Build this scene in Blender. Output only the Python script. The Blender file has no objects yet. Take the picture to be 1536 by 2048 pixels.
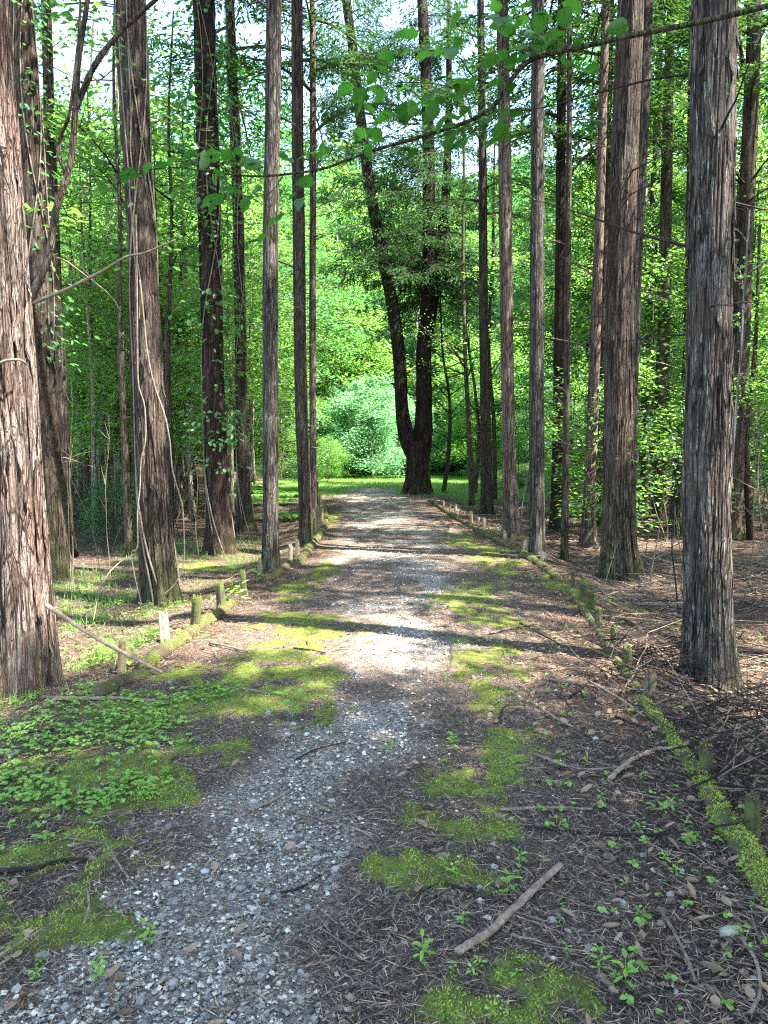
import bpy, math, random
import numpy as np
from mathutils import Vector

# ------------------------------------------------------------------ camera, sky, sun, exposure
sc = bpy.context.scene
COL = sc.collection
F = 1479.0
PITCH = math.atan((1024 - 905) / F)
CAMZ = 1.5
cam_d = bpy.data.cameras.new('camera')
cam_d.sensor_fit = 'VERTICAL'; cam_d.sensor_height = 36; cam_d.lens = F / 2048 * 36
cam_d.clip_start = 0.05; cam_d.clip_end = 1000
cam = bpy.data.objects.new('camera', cam_d); COL.objects.link(cam)
cam.location = (0, 0, CAMZ); cam.rotation_euler = (math.pi / 2 - PITCH, 0, 0)
sc.camera = cam

SUN_EL = math.radians(54); SUN_AZ = math.radians(112)      # azimuth from +Y towards +X
SDIR = Vector((math.sin(SUN_AZ) * math.cos(SUN_EL), math.cos(SUN_AZ) * math.cos(SUN_EL), math.sin(SUN_EL)))
w = bpy.data.worlds.new('World'); sc.world = w; w.use_nodes = True
nt = w.node_tree; nt.nodes.clear()
sky = nt.nodes.new('ShaderNodeTexSky'); sky.sky_type = 'NISHITA'; sky.sun_disc = False
sky.sun_elevation = SUN_EL; sky.sun_rotation = SUN_AZ; sky.air_density = 1.2; sky.dust_density = 0.6; sky.ozone_density = 1.6
bg = nt.nodes.new('ShaderNodeBackground'); bg.inputs[1].default_value = 0.14
wo = nt.nodes.new('ShaderNodeOutputWorld')
nt.links.new(sky.outputs[0], bg.inputs[0]); nt.links.new(bg.outputs[0], wo.inputs[0])
sl = bpy.data.lights.new('sun', 'SUN'); sl.energy = 5.0; sl.angle = math.radians(0.5); sl.color = (1, 0.955, 0.88)
sun = bpy.data.objects.new('sun', sl); COL.objects.link(sun)
sun.rotation_euler = SDIR.to_track_quat('Z', 'Y').to_euler(); sun.location = (20, -10, 40)
sc.view_settings.view_transform = 'Standard'; sc.view_settings.look = 'None'
sc.view_settings.gamma = 1; sc.view_settings.exposure = 3.05
sc.render.engine = 'CYCLES'
cy = sc.cycles
cy.max_bounces = 6; cy.diffuse_bounces = 4; cy.glossy_bounces = 2; cy.transmission_bounces = 5; cy.transparent_max_bounces = 4
cy.use_denoising = False; cy.sample_clamp_indirect = 6
cy.use_adaptive_sampling = False; cy.adaptive_threshold = 0.02
cy.filter_width = 1.2

# ------------------------------------------------------------------ numeric helpers
RNG = np.random.default_rng(11)
_T = np.random.default_rng(5).random((256, 256))
def vnoise(x, y, seed=0):
    x = np.asarray(x, float) + seed * 17.37; y = np.asarray(y, float) + seed * 31.71
    xi = np.floor(x).astype(int); yi = np.floor(y).astype(int)
    fx = x - xi; fy = y - yi
    fx = fx * fx * (3 - 2 * fx); fy = fy * fy * (3 - 2 * fy)
    a = _T[xi & 255, yi & 255]; b = _T[(xi + 1) & 255, yi & 255]
    c = _T[xi & 255, (yi + 1) & 255]; d = _T[(xi + 1) & 255, (yi + 1) & 255]
    return (a * (1 - fx) + b * fx) * (1 - fy) + (c * (1 - fx) + d * fx) * fy
def fbm(x, y, o=4, seed=0):
    s = 0; a = .5; t = 0
    for k in range(o):
        s = s + a * vnoise(x * 2 ** k, y * 2 ** k, seed + k); t += a; a *= .55
    return s / t
def sst(x, a=0., b=1.):
    t = np.clip((np.asarray(x, float) - a) / (b - a), 0, 1)
    return t * t * (3 - 2 * t)

# terrain: a raised gravel path between two log edgings, woodland floor a step lower, hillside behind
EY = [-30, 1.5, 3.0, 4.6, 5.8, 7.2, 9.0, 12, 19, 23, 28, 60]
EL = [-1.9, -1.85, -1.8, -1.72, -1.72, -1.6, -1.42, -1.36, -1.6, -1.8, -2.5, -12]
RY = [-30, 1.5, 2.72, 3.33, 4.07, 4.8, 6.25, 8.07, 10.3, 13.4, 17.7, 23.3, 28, 60]
RX = [1.45, 1.40, 1.40, 1.45, 1.57, 1.62, 1.85, 2.08, 2.12, 2.15, 1.85, 1.45, 2.5, 12]
def terr(x, y):
    x = np.asarray(x, float); y = np.asarray(y, float)
    el = np.interp(y, EY, EL); er = np.interp(y, RY, RX)
    z = -0.15 * sst(el - x, 0.0, 0.8) - 0.24 * sst(x - er, 0.0, 1.0)
    z = z * (1 - sst(y, 26, 31))
    cr = np.clip(1 - np.abs(x - (el + er) / 2) / 1.9, 0, 1)
    z = z + 0.03 * cr * (y < 40)
    z = z + 0.6 * sst(-x - 2.5 - 0.05 * y, 0, 6) * sst(y, 13, 34) + 1.0 * sst(-x - 6, 0, 10) * sst(y, 20, 50)
    z = z + 0.85 * sst(x - 5.0, 0, 2.5) * sst(y, 21.5, 24.5)
    z = z - 0.55 * np.exp(-((y - 20.5) / 1.1) ** 2) * sst(-x - 2.4, 0, 1.2) * sst(x + 12, 0, 4)
    z = z + 0.07 * (fbm(x * .6, y * .6, 3, 3) - .5) + 0.03 * (fbm(x * 3, y * 3, 3, 9) - .5) * sst(40 - y, 0, 10)
    hill = np.clip(y - 52, 0, None)
    z = z + 0.50 * np.clip(hill - 4, 0, 75) * (0.85 + .3 * vnoise(x * .02 + 3, y * .02)) * sst(hill, 0, 25)
    return z
CP, SP = math.cos(PITCH), math.sin(PITCH)
def ray(px, py):
    dx = (px - 768) / F; dy = (1024 - py) / F
    return np.array([dx, CP + dy * SP, -SP + dy * CP])
_ts = np.geomspace(0.8, 260, 2500)
def G(px, py):
    d = ray(px, py); X = d[0] * _ts; Y = d[1] * _ts; Z = CAMZ + d[2] * _ts
    k = np.argmax(Z < terr(X, Y))
    t = _ts[k] if k else 200.
    x, y = d[0] * t, d[1] * t
    return np.array([x, y, float(terr(x, y))])
def at(px, py, Y):
    d = ray(px, py); t = Y / d[1]
    return np.array([d[0] * t, Y, CAMZ + d[2] * t])

# ------------------------------------------------------------------ mesh helpers
def mesh_from(name, V, faces, mat=None, smooth=False, fattr=None, vattr=None):
    """V (n,3); faces: list of int arrays (m,3) or (m,4); fattr / vattr: dict name -> values."""
    me = bpy.data.meshes.new(name)
    V = np.asarray(V, np.float32)
    faces = [np.asarray(f, np.int32) for f in faces if len(f)]
    me.vertices.add(len(V)); me.vertices.foreach_set('co', V.ravel())
    nl = sum(f.size for f in faces); nf = sum(len(f) for f in faces)
    me.loops.add(nl); me.polygons.add(nf)
    me.loops.foreach_set('vertex_index', np.concatenate([f.ravel() for f in faces]))
    tot = np.concatenate([np.full(len(f), f.shape[1], np.int32) for f in faces])
    st = np.concatenate([[0], np.cumsum(tot)[:-1]]).astype(np.int32)
    me.polygons.foreach_set('loop_start', st)
    try: me.polygons.foreach_set('loop_total', tot)
    except Exception: pass
    me.polygons.foreach_set('use_smooth', np.full(nf, smooth))
    me.update(calc_edges=True)
    for k, v in (fattr or {}).items():
        a = me.attributes.new(k, 'FLOAT', 'FACE'); a.data.foreach_set('value', np.asarray(v, np.float32))
    for k, v in (vattr or {}).items():
        a = me.attributes.new(k, 'FLOAT', 'POINT'); a.data.foreach_set('value', np.asarray(v, np.float32))
    if mat: me.materials.append(mat)
    return me
def link(name, me, parent=None, loc=(0, 0, 0), rotz=0., scale=1., **tags):
    o = bpy.data.objects.new(name, me); COL.objects.link(o)
    o.location = loc; o.rotation_euler[2] = rotz
    o.scale = (scale,) * 3 if np.isscalar(scale) else scale
    if parent: o.parent = parent
    for k, v in tags.items():
        if v is not None: o[{'cat': 'category'}.get(k, k)] = v
    return o
def thing(name, label, cat, loc=(0, 0, 0), rotz=0., group=None):
    return link(name, None, None, loc, rotz, label=label, cat=cat, group=group)

def smooth_path(P, n):
    """Catmull-Rom through P (k,c) sampled at n points."""
    P = np.asarray(P, float); k = len(P)
    Q = np.vstack([2 * P[0] - P[1], P, 2 * P[-1] - P[-2]])
    s = np.linspace(0, k - 1, n); i = np.minimum(s.astype(int), k - 2); t = (s - i)[:, None]
    a, b, c, d = Q[i], Q[i + 1], Q[i + 2], Q[i + 3]
    return .5 * (2 * b + (c - a) * t + (2 * a - 5 * b + 4 * c - d) * t * t + (3 * b - a - 3 * c + d) * t ** 3)
def frames(P):
    T = np.gradient(P, axis=0); T /= np.linalg.norm(T, axis=1)[:, None] + 1e-9
    up = np.array([0.31, 0.2, 0.93]) if abs(T[:, 2].mean()) < .8 else np.array([0, 1, 0.])
    A = np.cross(T, up); A /= np.linalg.norm(A, axis=1)[:, None] + 1e-9
    return T, A, np.cross(T, A)
def tube(P, R, n=6, off=0, caps=True):
    P = np.asarray(P, float); R = np.broadcast_to(np.asarray(R, float), (len(P),)) if np.ndim(R) < 2 else np.asarray(R)
    m = len(P); T, A, B = frames(P)
    a = np.linspace(0, 2 * np.pi, n, endpoint=False)
    Rr = R[:, None] if R.ndim == 1 else R
    V = P[:, None, :] + Rr[..., None] * (np.cos(a)[None, :, None] * A[:, None, :] + np.sin(a)[None, :, None] * B[:, None, :])
    V = V.reshape(-1, 3)
    i, j = np.meshgrid(np.arange(m - 1), np.arange(n), indexing='ij')
    j2 = (j + 1) % n
    q = np.stack([i * n + j, i * n + j2, (i + 1) * n + j2, (i + 1) * n + j], -1).reshape(-1, 4)
    tr = []
    if caps:
        V = np.vstack([V, P[0], P[-1]]); c0, c1 = m * n, m * n + 1
        jj = np.arange(n); k = (jj + 1) % n
        tr = np.vstack([np.stack([np.full(n, c0), k, jj], -1), np.stack([np.full(n, c1), (m - 1) * n + jj, (m - 1) * n + k], -1)]) + off
    return V, q + off, tr
class MB:
    def __init__(s): s.V = []; s.Q = []; s.T = []; s.n = 0; s.fq = []; s.ft = []
    def add(s, V, Q, T, tint=.5):
        s.V.append(V)
        if len(Q): s.Q.append(np.asarray(Q) + s.n); s.fq.append(np.full(len(Q), tint))
        if len(T): s.T.append(np.asarray(T) + s.n); s.ft.append(np.full(len(T), tint))
        s.n += len(V)
    def tube(s, P, R, n=5, tint=.5):
        V, Q, T = tube(P, R, n); s.add(V, Q, T, tint)
    def mesh(s, name, mat, smooth=True):
        f = []; at_ = []
        if s.Q: f.append(np.vstack(s.Q)); at_.append(np.concatenate(s.fq))
        if s.T: f.append(np.vstack(s.T)); at_.append(np.concatenate(s.ft))
        return mesh_from(name, np.vstack(s.V), f, mat, smooth, {'tint': np.concatenate(at_)})
def unit(v): return v / (np.linalg.norm(v, axis=-1, keepdims=True) + 1e-9)
def leaf_quads(C, D, N, L, W, fold=.18, mid=.45):
    """Rhombic leaves folded on the midrib. returns V, tris"""
    D = unit(D); S = unit(np.cross(D, N)); N = np.cross(S, D)
    L = np.broadcast_to(L, (len(C),))[:, None]; W = np.broadcast_to(W, (len(C),))[:, None]
    a = C; b = C + D * L * mid + S * W / 2 + N * W * fold; c = C + D * L; d = C + D * L * mid - S * W / 2 + N * W * fold
    V = np.stack([a, b, c, d], 1).reshape(-1, 3)
    k = np.arange(len(C))[:, None] * 4
    T = np.stack([k + np.array([[0, 1, 2]]), k + np.array([[0, 2, 3]])], 1).reshape(-1, 3)
    return V, T
def leaf_hex(C, D, N, L, W, fold=.12):
    """Rounded six cornered leaves folded on the midrib. returns V, tris"""
    D = unit(D); S = unit(np.cross(D, N)); N = np.cross(S, D)
    L = np.broadcast_to(L, (len(C),))[:, None]; W = np.broadcast_to(W, (len(C),))[:, None]
    p = lambda u, v: C + D * L * u + S * W * v + N * W * (fold * abs(v) * 2 - .12 * u * u)
    V = np.stack([p(0, 0), p(.28, .42), p(.68, .46), p(1, 0), p(.68, -.46), p(.28, -.42)], 1).reshape(-1, 3)
    k = np.arange(len(C))[:, None] * 6
    T = np.stack([k + np.array([[0, 1, 2]]), k + np.array([[0, 2, 3]]), k + np.array([[0, 3, 4]]), k + np.array([[0, 4, 5]])], 1).reshape(-1, 3)
    return V, T
def leaves_mesh(name, C, D, N, L, W, mat, rng, tint=None, hexa=False, **k):
    V, T = leaf_hex(C, D, N, L, W) if hexa else leaf_quads(C, D, N, L, W, **k)
    t = rng.random(len(C)) ** (2.0 if mat.name.startswith('dry_needle') else 1) if tint is None else tint
    return mesh_from(name, V, [T], mat, False, {'tint': np.repeat(t, 4 if hexa else 2)})

# ------------------------------------------------------------------ materials
def new_mat(name):
    m = bpy.data.materials.new(name); m.use_nodes = True
    m.node_tree.nodes.clear()
    return m, m.node_tree
class N_:
    def __init__(s, name):
        s.m, s.t = new_mat(name); s.out = s.t.nodes.new('ShaderNodeOutputMaterial')
    def n(s, typ, **kw):
        nd = s.t.nodes.new('ShaderNode' + typ)
        for k, v in kw.items(): setattr(nd, k, v)
        return nd
    def l(s, a, b): s.t.links.new(a, b)
    def val(s, nd, key, v):
        if hasattr(v, 'is_linked'): s.l(v, nd.inputs[key])
        else: nd.inputs[key].default_value = v
    def coord(s, kind='Object', scale=(1, 1, 1)):
        c = s.n('TexCoord'); mp = s.n('Mapping'); mp.inputs['Scale'].default_value = scale
        s.l(c.outputs[kind], mp.inputs[0]); return mp.outputs[0]
    def noise(s, v, scale=5, detail=4, rough=.6, dist=0):
        x = s.n('TexNoise'); s.l(v, x.inputs['Vector']); x.inputs['Scale'].default_value = scale
        x.inputs['Detail'].default_value = detail; x.inputs['Roughness'].default_value = rough; x.inputs['Distortion'].default_value = dist
        return x.outputs['Fac']
    def vor(s, v, scale=5, feature='F1', out='Distance'):
        x = s.n('TexVoronoi', feature=feature); s.l(v, x.inputs['Vector']); x.inputs['Scale'].default_value = scale
        return x.outputs[out]
    def ramp(s, f, *stops):
        r = s.n('ValToRGB'); s.l(f, r.inputs[0]); e = r.color_ramp.elements
        while len(e) < len(stops): e.new(.5)
        for k, (p, c) in enumerate(stops):
            e[k].position = p; e[k].color = (*c, 1) if not np.isscalar(c) else (c, c, c, 1)
        return r.outputs[0]
    def mix(s, f, a, b, mode='MIX'):
        x = s.n('Mix', data_type='RGBA', blend_type=mode)
        s.val(x, 0, f)
        for k, v in ((6, a), (7, b)):
            if hasattr(v, 'is_linked'): s.l(v, x.inputs[k])
            else: x.inputs[k].default_value = (*v, 1)
        return x.outputs[2]
    def math(s, op, a, b=0., clamp=False):
        x = s.n('Math', operation=op, use_clamp=clamp); s.val(x, 0, a); s.val(x, 1, b); return x.outputs[0]
    def attr(s, name): x = s.n('Attribute', attribute_name=name); return x.outputs['Fac']
    def bump(s, h, strength=.5, dist=.02, normal=None):
        b = s.n('Bump'); s.l(h, b.inputs['Height']); b.inputs['Strength'].default_value = strength; b.inputs['Distance'].default_value = dist
        if normal: s.l(normal, b.inputs['Normal'])
        return b.outputs[0]
    def princ(s, col, rough=.8, normal=None, spec=.3):
        p = s.n('BsdfPrincipled')
        if hasattr(col, 'is_linked'): s.l(col, p.inputs['Base Color'])
        else: p.inputs['Base Color'].default_value = (*col, 1)
        s.val(p, 'Roughness', rough); p.inputs['Specular IOR Level'].default_value = spec
        if normal: s.l(normal, p.inputs['Normal'])
        s.l(p.outputs[0], s.out.inputs[0]); return p

def leaf_mat(name, c0, c1, trans=(.2, .4, .03), tf=.5, rough=.45, spec=.35):
    k = N_(name)
    t = k.attr('tint'); oi = k.n('ObjectInfo')
    f = k.math('ADD', k.math('MULTIPLY', t, .75), k.math('MULTIPLY', oi.outputs['Random'], .25))
    col = k.mix(f, c0, c1)
    p = k.princ(col, rough, None, spec)
    tr = k.n('BsdfTranslucent')
    tc = k.mix(f, tuple(x * .75 for x in trans), tuple(min(1, x * 1.25) for x in trans))
    k.l(tc, tr.inputs[0])
    ms = k.n('MixShader'); ms.inputs[0].default_value = tf
    k.l(p.outputs[0], ms.inputs[1]); k.l(tr.outputs[0], ms.inputs[2]); k.l(ms.outputs[0], k.out.inputs[0])
    return k.m
M = {}
M['leaf'] = leaf_mat('leaf_green', (.022, .085, .018), (.14, .27, .05), (.26, .52, .08), .45, .38, .5)
M['leaf_mint'] = leaf_mat('leaf_pale_mint', (.09, .24, .09), (.20, .42, .19), (.26, .55, .24), .4, .4, .5)
M['leaf_dark'] = leaf_mat('leaf_deep_green', (.015, .05, .015), (.04, .10, .025), (.05, .18, .03), .35)
M['leaf_teal'] = leaf_mat('leaf_cool_green', (.03, .095, .03), (.085, .19, .06), (.13, .40, .08), .4, .38, .5)
M['conifer'] = leaf_mat('conifer_spray', (.018, .05, .014), (.045, .10, .02), (.07, .17, .025), .3, .6, .2)
M['front_leaf'] = leaf_mat('front_leaf', (.015, .05, .01), (.055, .13, .02), (.06, .24, .02), .42, .4)
M['clover'] = leaf_mat('clover_leaf', (.10, .22, .03), (.28, .42, .08), (.28, .48, .06), .35)
M['grass'] = leaf_mat('grass_blade', (.06, .15, .02), (.14, .25, .05), (.2, .4, .05), .4)
M['moss_tuft'] = leaf_mat('moss_tuft', (.07, .085, .018), (.48, .56, .09), (.30, .42, .05), .25, .85, .05)
M['dry_leaf'] = leaf_mat('dry_leaf', (.09, .045, .025), (.36, .24, .15), (.25, .13, .06), .2, .6)
M['needle'] = leaf_mat('dry_needle', (.024, .013, .007), (.60, .42, .26), (.1, .05, .03), .05, .7)

def bark_mat(name, dark, mid, pale, moss=.3, lichen=.3, fine=1.0, streak=1.0):
    k = N_(name)
    v = k.coord('Object', (1, 1, .10)); v2 = k.coord('Object', (1, 1, .3)); vo = k.coord('Object')
    oi = k.n('ObjectInfo')
    a = k.noise(v, 42 * fine, 5, .75, .8); b = k.noise(v2, 90 * fine, 4, .75); c = k.noise(vo, 2.3, 4, .6)
    # long bark strips: stretched cells parted by dark cracks
    dn = k.n('TexNoise'); k.l(v2, dn.inputs['Vector']); dn.inputs['Scale'].default_value = 7
    wv = k.n('VectorMath', operation='MULTIPLY_ADD'); k.l(dn.outputs['Color'], wv.inputs[0]); wv.inputs[1].default_value = (.05, .05, .05); k.l(v, wv.inputs[2])
    e1 = k.vor(wv.outputs[0], 30 * fine, 'DISTANCE_TO_EDGE'); e2 = k.vor(wv.outputs[0], 75 * fine, 'DISTANCE_TO_EDGE')
    cc = k.vor(wv.outputs[0], 30 * fine, 'F1', 'Color'); sp = k.n('SeparateColor'); k.l(cc, sp.inputs[0])
    crack = k.math('MULTIPLY', k.ramp(e1, (.0, .12), (.09, 1.)), k.ramp(e2, (.0, .55), (.08, 1.)))
    crack = k.math('MAXIMUM', crack, k.ramp(k.noise(v2, 4, 4, .7), (.45, 0.), (.68, .9)))
    strip = k.ramp(k.math('ADD', k.math('MULTIPLY', a, .8), k.math('MULTIPLY', sp.outputs[0], .25)), (.36, dark), (.52, mid), (.76, pale))
    col = k.mix(k.math('MULTIPLY', k.ramp(b, (.42, 0.), (.62, 1.)), .4 * streak), strip, tuple(x * .4 for x in mid))
    col = k.mix(k.ramp(c, (.4, 0.), (.65, .5)), col, tuple(np.array(mid) * np.array((1.2, .9, .75))))
    li = k.noise(v2, 26, 5, .8)
    lf = k.ramp(li, (.61 - .05 * lichen, 0.), (.66 - .05 * lichen, lichen))
    col = k.mix(lf, col, (.22, .27, .22))
    z = k.n('SeparateXYZ'); k.l(vo, z.inputs[0])
    hz = k.math('MULTIPLY', z.outputs[2], -.55)
    mm = k.noise(v2, 7, 6, .75)
    mf = k.math('ADD', k.math('MULTIPLY', k.math('ADD', mm, -.62 + .28 * moss), 5), k.math('ADD', hz, .6), True)
    mf = k.math('MULTIPLY', mf, min(.85, moss * 1.3), True)
    col = k.mix(mf, col, (.07, .09, .02))
    fur = k.attr('fur')
    col = k.mix(k.math('MULTIPLY', fur, .8), col, tuple(x * .25 for x in dark))
    col = k.mix(crack, tuple(x * .3 for x in dark), col)
    br = k.math('ADD', k.math('MULTIPLY', oi.outputs['Random'], .35), .8)
    hs = k.n('HueSaturation'); k.l(col, hs.inputs['Color']); k.l(br, hs.inputs['Value'])
    h = k.math('ADD', k.math('ADD', k.math('MULTIPLY', a, .8), k.math('MULTIPLY', b, .6)), k.math('MULTIPLY', crack, 1.3))
    k.princ(hs.outputs[0], .92, k.bump(h, 1., .014), .12)
    return k.m
M['bark_red'] = bark_mat('cedar_bark_reddish', (.045, .032, .026), (.18, .135, .112), (.35, .29, .255), .25, .2)
M['bark'] = bark_mat('cedar_bark', (.028, .022, .017), (.085, .066, .052), (.20, .165, .135), .45, .3)
M['bark_grey'] = bark_mat('cedar_bark_greyish', (.022, .020, .018), (.082, .07, .06), (.19, .172, .15), .3, .75)
M['bark_dark'] = bark_mat('pine_bark_dark', (.014, .010, .009), (.045, .03, .025), (.13, .08, .065), .3, .15)
M['bark_pale'] = bark_mat('smooth_pale_bark', (.10, .09, .075), (.26, .24, .20), (.45, .43, .38), .6, .6, .5)
M['bark_thin'] = bark_mat('thin_tree_bark', (.03, .025, .02), (.10, .08, .06), (.22, .18, .14), .5, .3)
def wood_mat(name, a, b, moss=0.):
    k = N_(name); v = k.coord('Object', (1, 1, 1)); t = k.attr('tint')
    n = k.noise(v, 95, 5, .8); n = k.ramp(n, (.3, 0.), (.7, 1.)); col = k.mix(n, a, b); col = k.mix(k.ramp(k.noise(v, 17, 3, .6), (.45, 0.), (.62, .5)), col, tuple(x * .5 for x in a)); col = k.mix(k.math('MULTIPLY', t, .5), col, tuple(x * .35 for x in a))
    if moss:
        m_ = k.ramp(k.noise(v, 9, 4, .7), (.62 - .35 * moss, 0.), (.72 - .35 * moss, 1.)); col = k.mix(m_, col, (.065, .085, .02))
    k.princ(col, .85, k.bump(n, .6, .006), .2); return k.m
M['stick'] = wood_mat('dead_wood', (.09, .06, .04), (.40, .30, .21))
M['stick_pale'] = wood_mat('bleached_wood', (.14, .09, .06), (.46, .34, .25))
M['stick_dark'] = wood_mat('dark_dead_wood', (.012, .009, .008), (.05, .037, .03))
M['vine'] = wood_mat('vine_wood', (.12, .10, .07), (.28, .23, .17))
M['post'] = wood_mat('old_post_wood', (.12, .085, .045), (.34, .26, .15), .3)
M['post_pale'] = wood_mat('sunlit_post_wood', (.3, .24, .15), (.5, .42, .28), .25)  # paler copy of the post wood, sunlight put into its colour
M['post_moss'] = wood_mat('mossy_post_wood', (.035, .027, .016), (.11, .085, .05), .6)
M['log'] = wood_mat('mossy_log', (.03, .022, .014), (.15, .11, .065), .4)
def stone_mat(name, a, b):
    k = N_(name); v = k.coord('Object'); n = k.noise(v, 25, 5, .7); oi = k.n('ObjectInfo'); t = k.attr('tint')
    r = k.math('FRACT', k.math('ADD', oi.outputs['Random'], t))
    col = k.mix(r, a, b); col = k.mix(k.ramp(n, (.45, 0.), (.7, .55)), col, (.10, .10, .10))
    k.princ(col, .8, k.bump(n, .3, .004), .3); return k.m
M['stone'] = stone_mat('grey_stone', (.15, .14, .12), (.44, .40, .33))
M['gravel'] = stone_mat('gravel_stone', (.065, .055, .042), (.74, .65, .50))
M['rock'] = stone_mat('tan_rock', (.25, .23, .16), (.3, .27, .18))

def ground_mat():
    k = N_('forest_ground')
    v = k.coord('Object'); vs = k.coord('Object', (1, 1, 1))
    g = k.attr('gravel'); mo = k.attr('moss'); gr = k.attr('green'); pa = k.attr('path'); la = k.attr('lawn')
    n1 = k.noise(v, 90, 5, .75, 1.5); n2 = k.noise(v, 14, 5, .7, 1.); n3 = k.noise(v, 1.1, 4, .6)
    lit = k.ramp(n1, (.42, (.006, .004, .003)), (.52, (.07, .042, .027)), (.63, (.46, .33, .24)))
    lit = k.mix(k.ramp(n2, (.4, 0.), (.62, .75)), lit, (.045, .028, .02))
    dust = k.ramp(n1, (.38, (.045, .032, .024)), (.5, (.24, .18, .14)), (.64, (.58, .49, .41)))
    c1 = k.vor(v, 75, 'F1', 'Color'); d1 = k.vor(v, 75)
    sep = k.n('SeparateColor'); k.l(c1, sep.inputs[0])
    gcol = k.ramp(sep.outputs[0], (0., (.09, .08, .07)), (.5, (.42, .38, .31)), (1., (.78, .70, .57)))
    gcol = k.mix(k.ramp(d1, (.45, 0.), (.8, .9)), gcol, (.06, .05, .045))
    pth = k.mix(k.ramp(n2, (.35, .25), (.65, .9)), dust, gcol)
    col = k.mix(k.math('MULTIPLY', pa, .6), lit, k.mix(.6, dust, lit))
    col = k.mix(g, col, pth)
    mn = k.noise(v, 120, 3, .8)
    mcol = k.mix(k.ramp(n2, (.38, 0.), (.58, .85)), k.ramp(mn, (.3, (.06, .085, .014)), (.55, (.20, .27, .035)), (.75, (.40, .48, .09))), (.10, .085, .03))
    mm = k.math('ADD', k.math('MULTIPLY', k.math('SUBTRACT', mo, .5), 3.), k.math('MULTIPLY', k.math('SUBTRACT', n2, .45), 5.))
    mm = k.math('ADD', mm, .5, True)
    col = k.mix(k.math('MULTIPLY', mm, k.math('GREATER_THAN', mo, .02)), col, mcol)
    col = k.mix(k.math('MULTIPLY', gr, .6), col, k.ramp(mn, (.3, (.02, .05, .01)), (.7, (.10, .19, .035))))
    col = k.mix(la, col, k.ramp(mn, (.3, (.06, .12, .02)), (.7, (.16, .26, .06))))
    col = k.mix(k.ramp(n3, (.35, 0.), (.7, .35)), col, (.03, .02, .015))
    h = k.math('ADD', k.math('MULTIPLY', n1, 1.), k.math('MULTIPLY', k.math('MULTIPLY', d1, g), -1.2))
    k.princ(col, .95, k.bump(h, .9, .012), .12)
    return k.m
M['ground'] = ground_mat()
k = N_('stream_water'); k.princ((.02, .03, .035), .08, k.bump(k.noise(k.coord('Object'), 9, 3, .6), .3, .02), .5); M['water'] = k.m
k = N_('blue_grey_plastic'); k.princ((.10, .15, .22), .5); M['blue'] = k.m
k = N_('dark_cap'); k.princ((.03, .035, .04), .5); M['cap'] = k.m
k = N_('white_paint_spot'); k.princ((.75, .75, .75), .5); M['white'] = k.m

MND = [(*G(a, b)[:2], c / 2 / F * G(a, b)[1]) for a, b, c in ((34, 1392, 140), (110, 1160, 62), (325, 1212, 74), (442, 1112, 58), (541, 1143, 40), (611, 1092, 30), (1023, 1078, 36), (1074, 1112, 32), (1177, 1094, 32), (1240, 1162, 76), (1418, 1378, 96))]
def gterr(x, y):
    z = terr(x, y)
    for a, b, r_ in MND:
        d2 = (x - a) ** 2 + (y - b) ** 2; k_ = fbm(np.asarray(x) * 5, np.asarray(y) * 5, 2, 15)
        z = z + .13 * k_ * np.exp(-d2 / (r_ * 1.75) ** 2)
    return z
# ------------------------------------------------------------------ ground masks
gp = np.array([(230, 2200, 380), (300, 2048, 340), (400, 1850, 300), (540, 1700, 230), (640, 1560, 170), (720, 1450, 135), (790, 1350, 120),
               (800, 1280, 125), (800, 1200, 125), (790, 1100, 100), (765, 1030, 75), (745, 995, 60), (740, 980, 50)], float)
GC = [G(a, b) for a, b, c in gp]
GY = np.array([p[1] for p in GC]); GX = np.array([p[0] for p in GC]); GW = gp[:, 2] / F * GY
def m_gravel(x, y):
    c = np.interp(y, GY, GX); wv = np.interp(y, GY, GW)
    q = np.abs(x - c) / wv
    f = sst(1.35 - q + 1.9 * (fbm(x * 2.6, y * 2.0, 5, 21) - .5), .0, .85) * (y < 34)
    f2 = fbm(x * 1.7, y * 1.2, 3, 40)            # litter drifts over the gravel
    return f * (.12 + .88 * sst(.60 - f2 + .10 * (y < 4), 0, .16))
MB_ = [(640, 1262, .42, .45), (560, 1300, .40, .45), (590, 1370, .30, .5), (450, 1350, .45, .38), (560, 1240, .4, .4), (380, 1350, .3, .3), (250, 1530, .35, .2),
       (150, 1560, .5, .3), (330, 1420, .5, .35), (500, 1330, .35, .45), (90, 1700, .55, .3), (90, 1830, .30, .18), (350, 1500, .35, .22), (200, 1620, .4, .2), (330, 1600, .3, .15), (620, 1420, .2, .4),
       (935, 1570, .22, .28), (900, 1640, .22, .22), (960, 1650, .26, .2), (860, 1740, .26, .16), (1060, 1960, .28, .14), (990, 1485, .22, .25),
       (975, 1310, .25, .4), (975, 1240, .3, .6), (940, 1200, .4, .7), (960, 1100, .35, 1.1), (1000, 1130, .3, 1.), (930, 1085, .3, 1.5), (980, 1380, .18, .4),
       (960, 2030, .25, .1), (600, 1180, .3, .8), (650, 1140, .15, 1.), (480, 1400, .3, .3), (1250, 1215, .3, .35), (1290, 1240, .2, .25), (1360, 1255, .3, .3), (420, 1135, .7, .5),
       (1140, 1190, .2, 1.), (1000, 1070, .25, 1.), (660, 1040, .2, 2.), (300, 1440, .4, .2)]
MBW = [(*G(a, b)[:2], c, d) for a, b, c, d in MB_]
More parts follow.
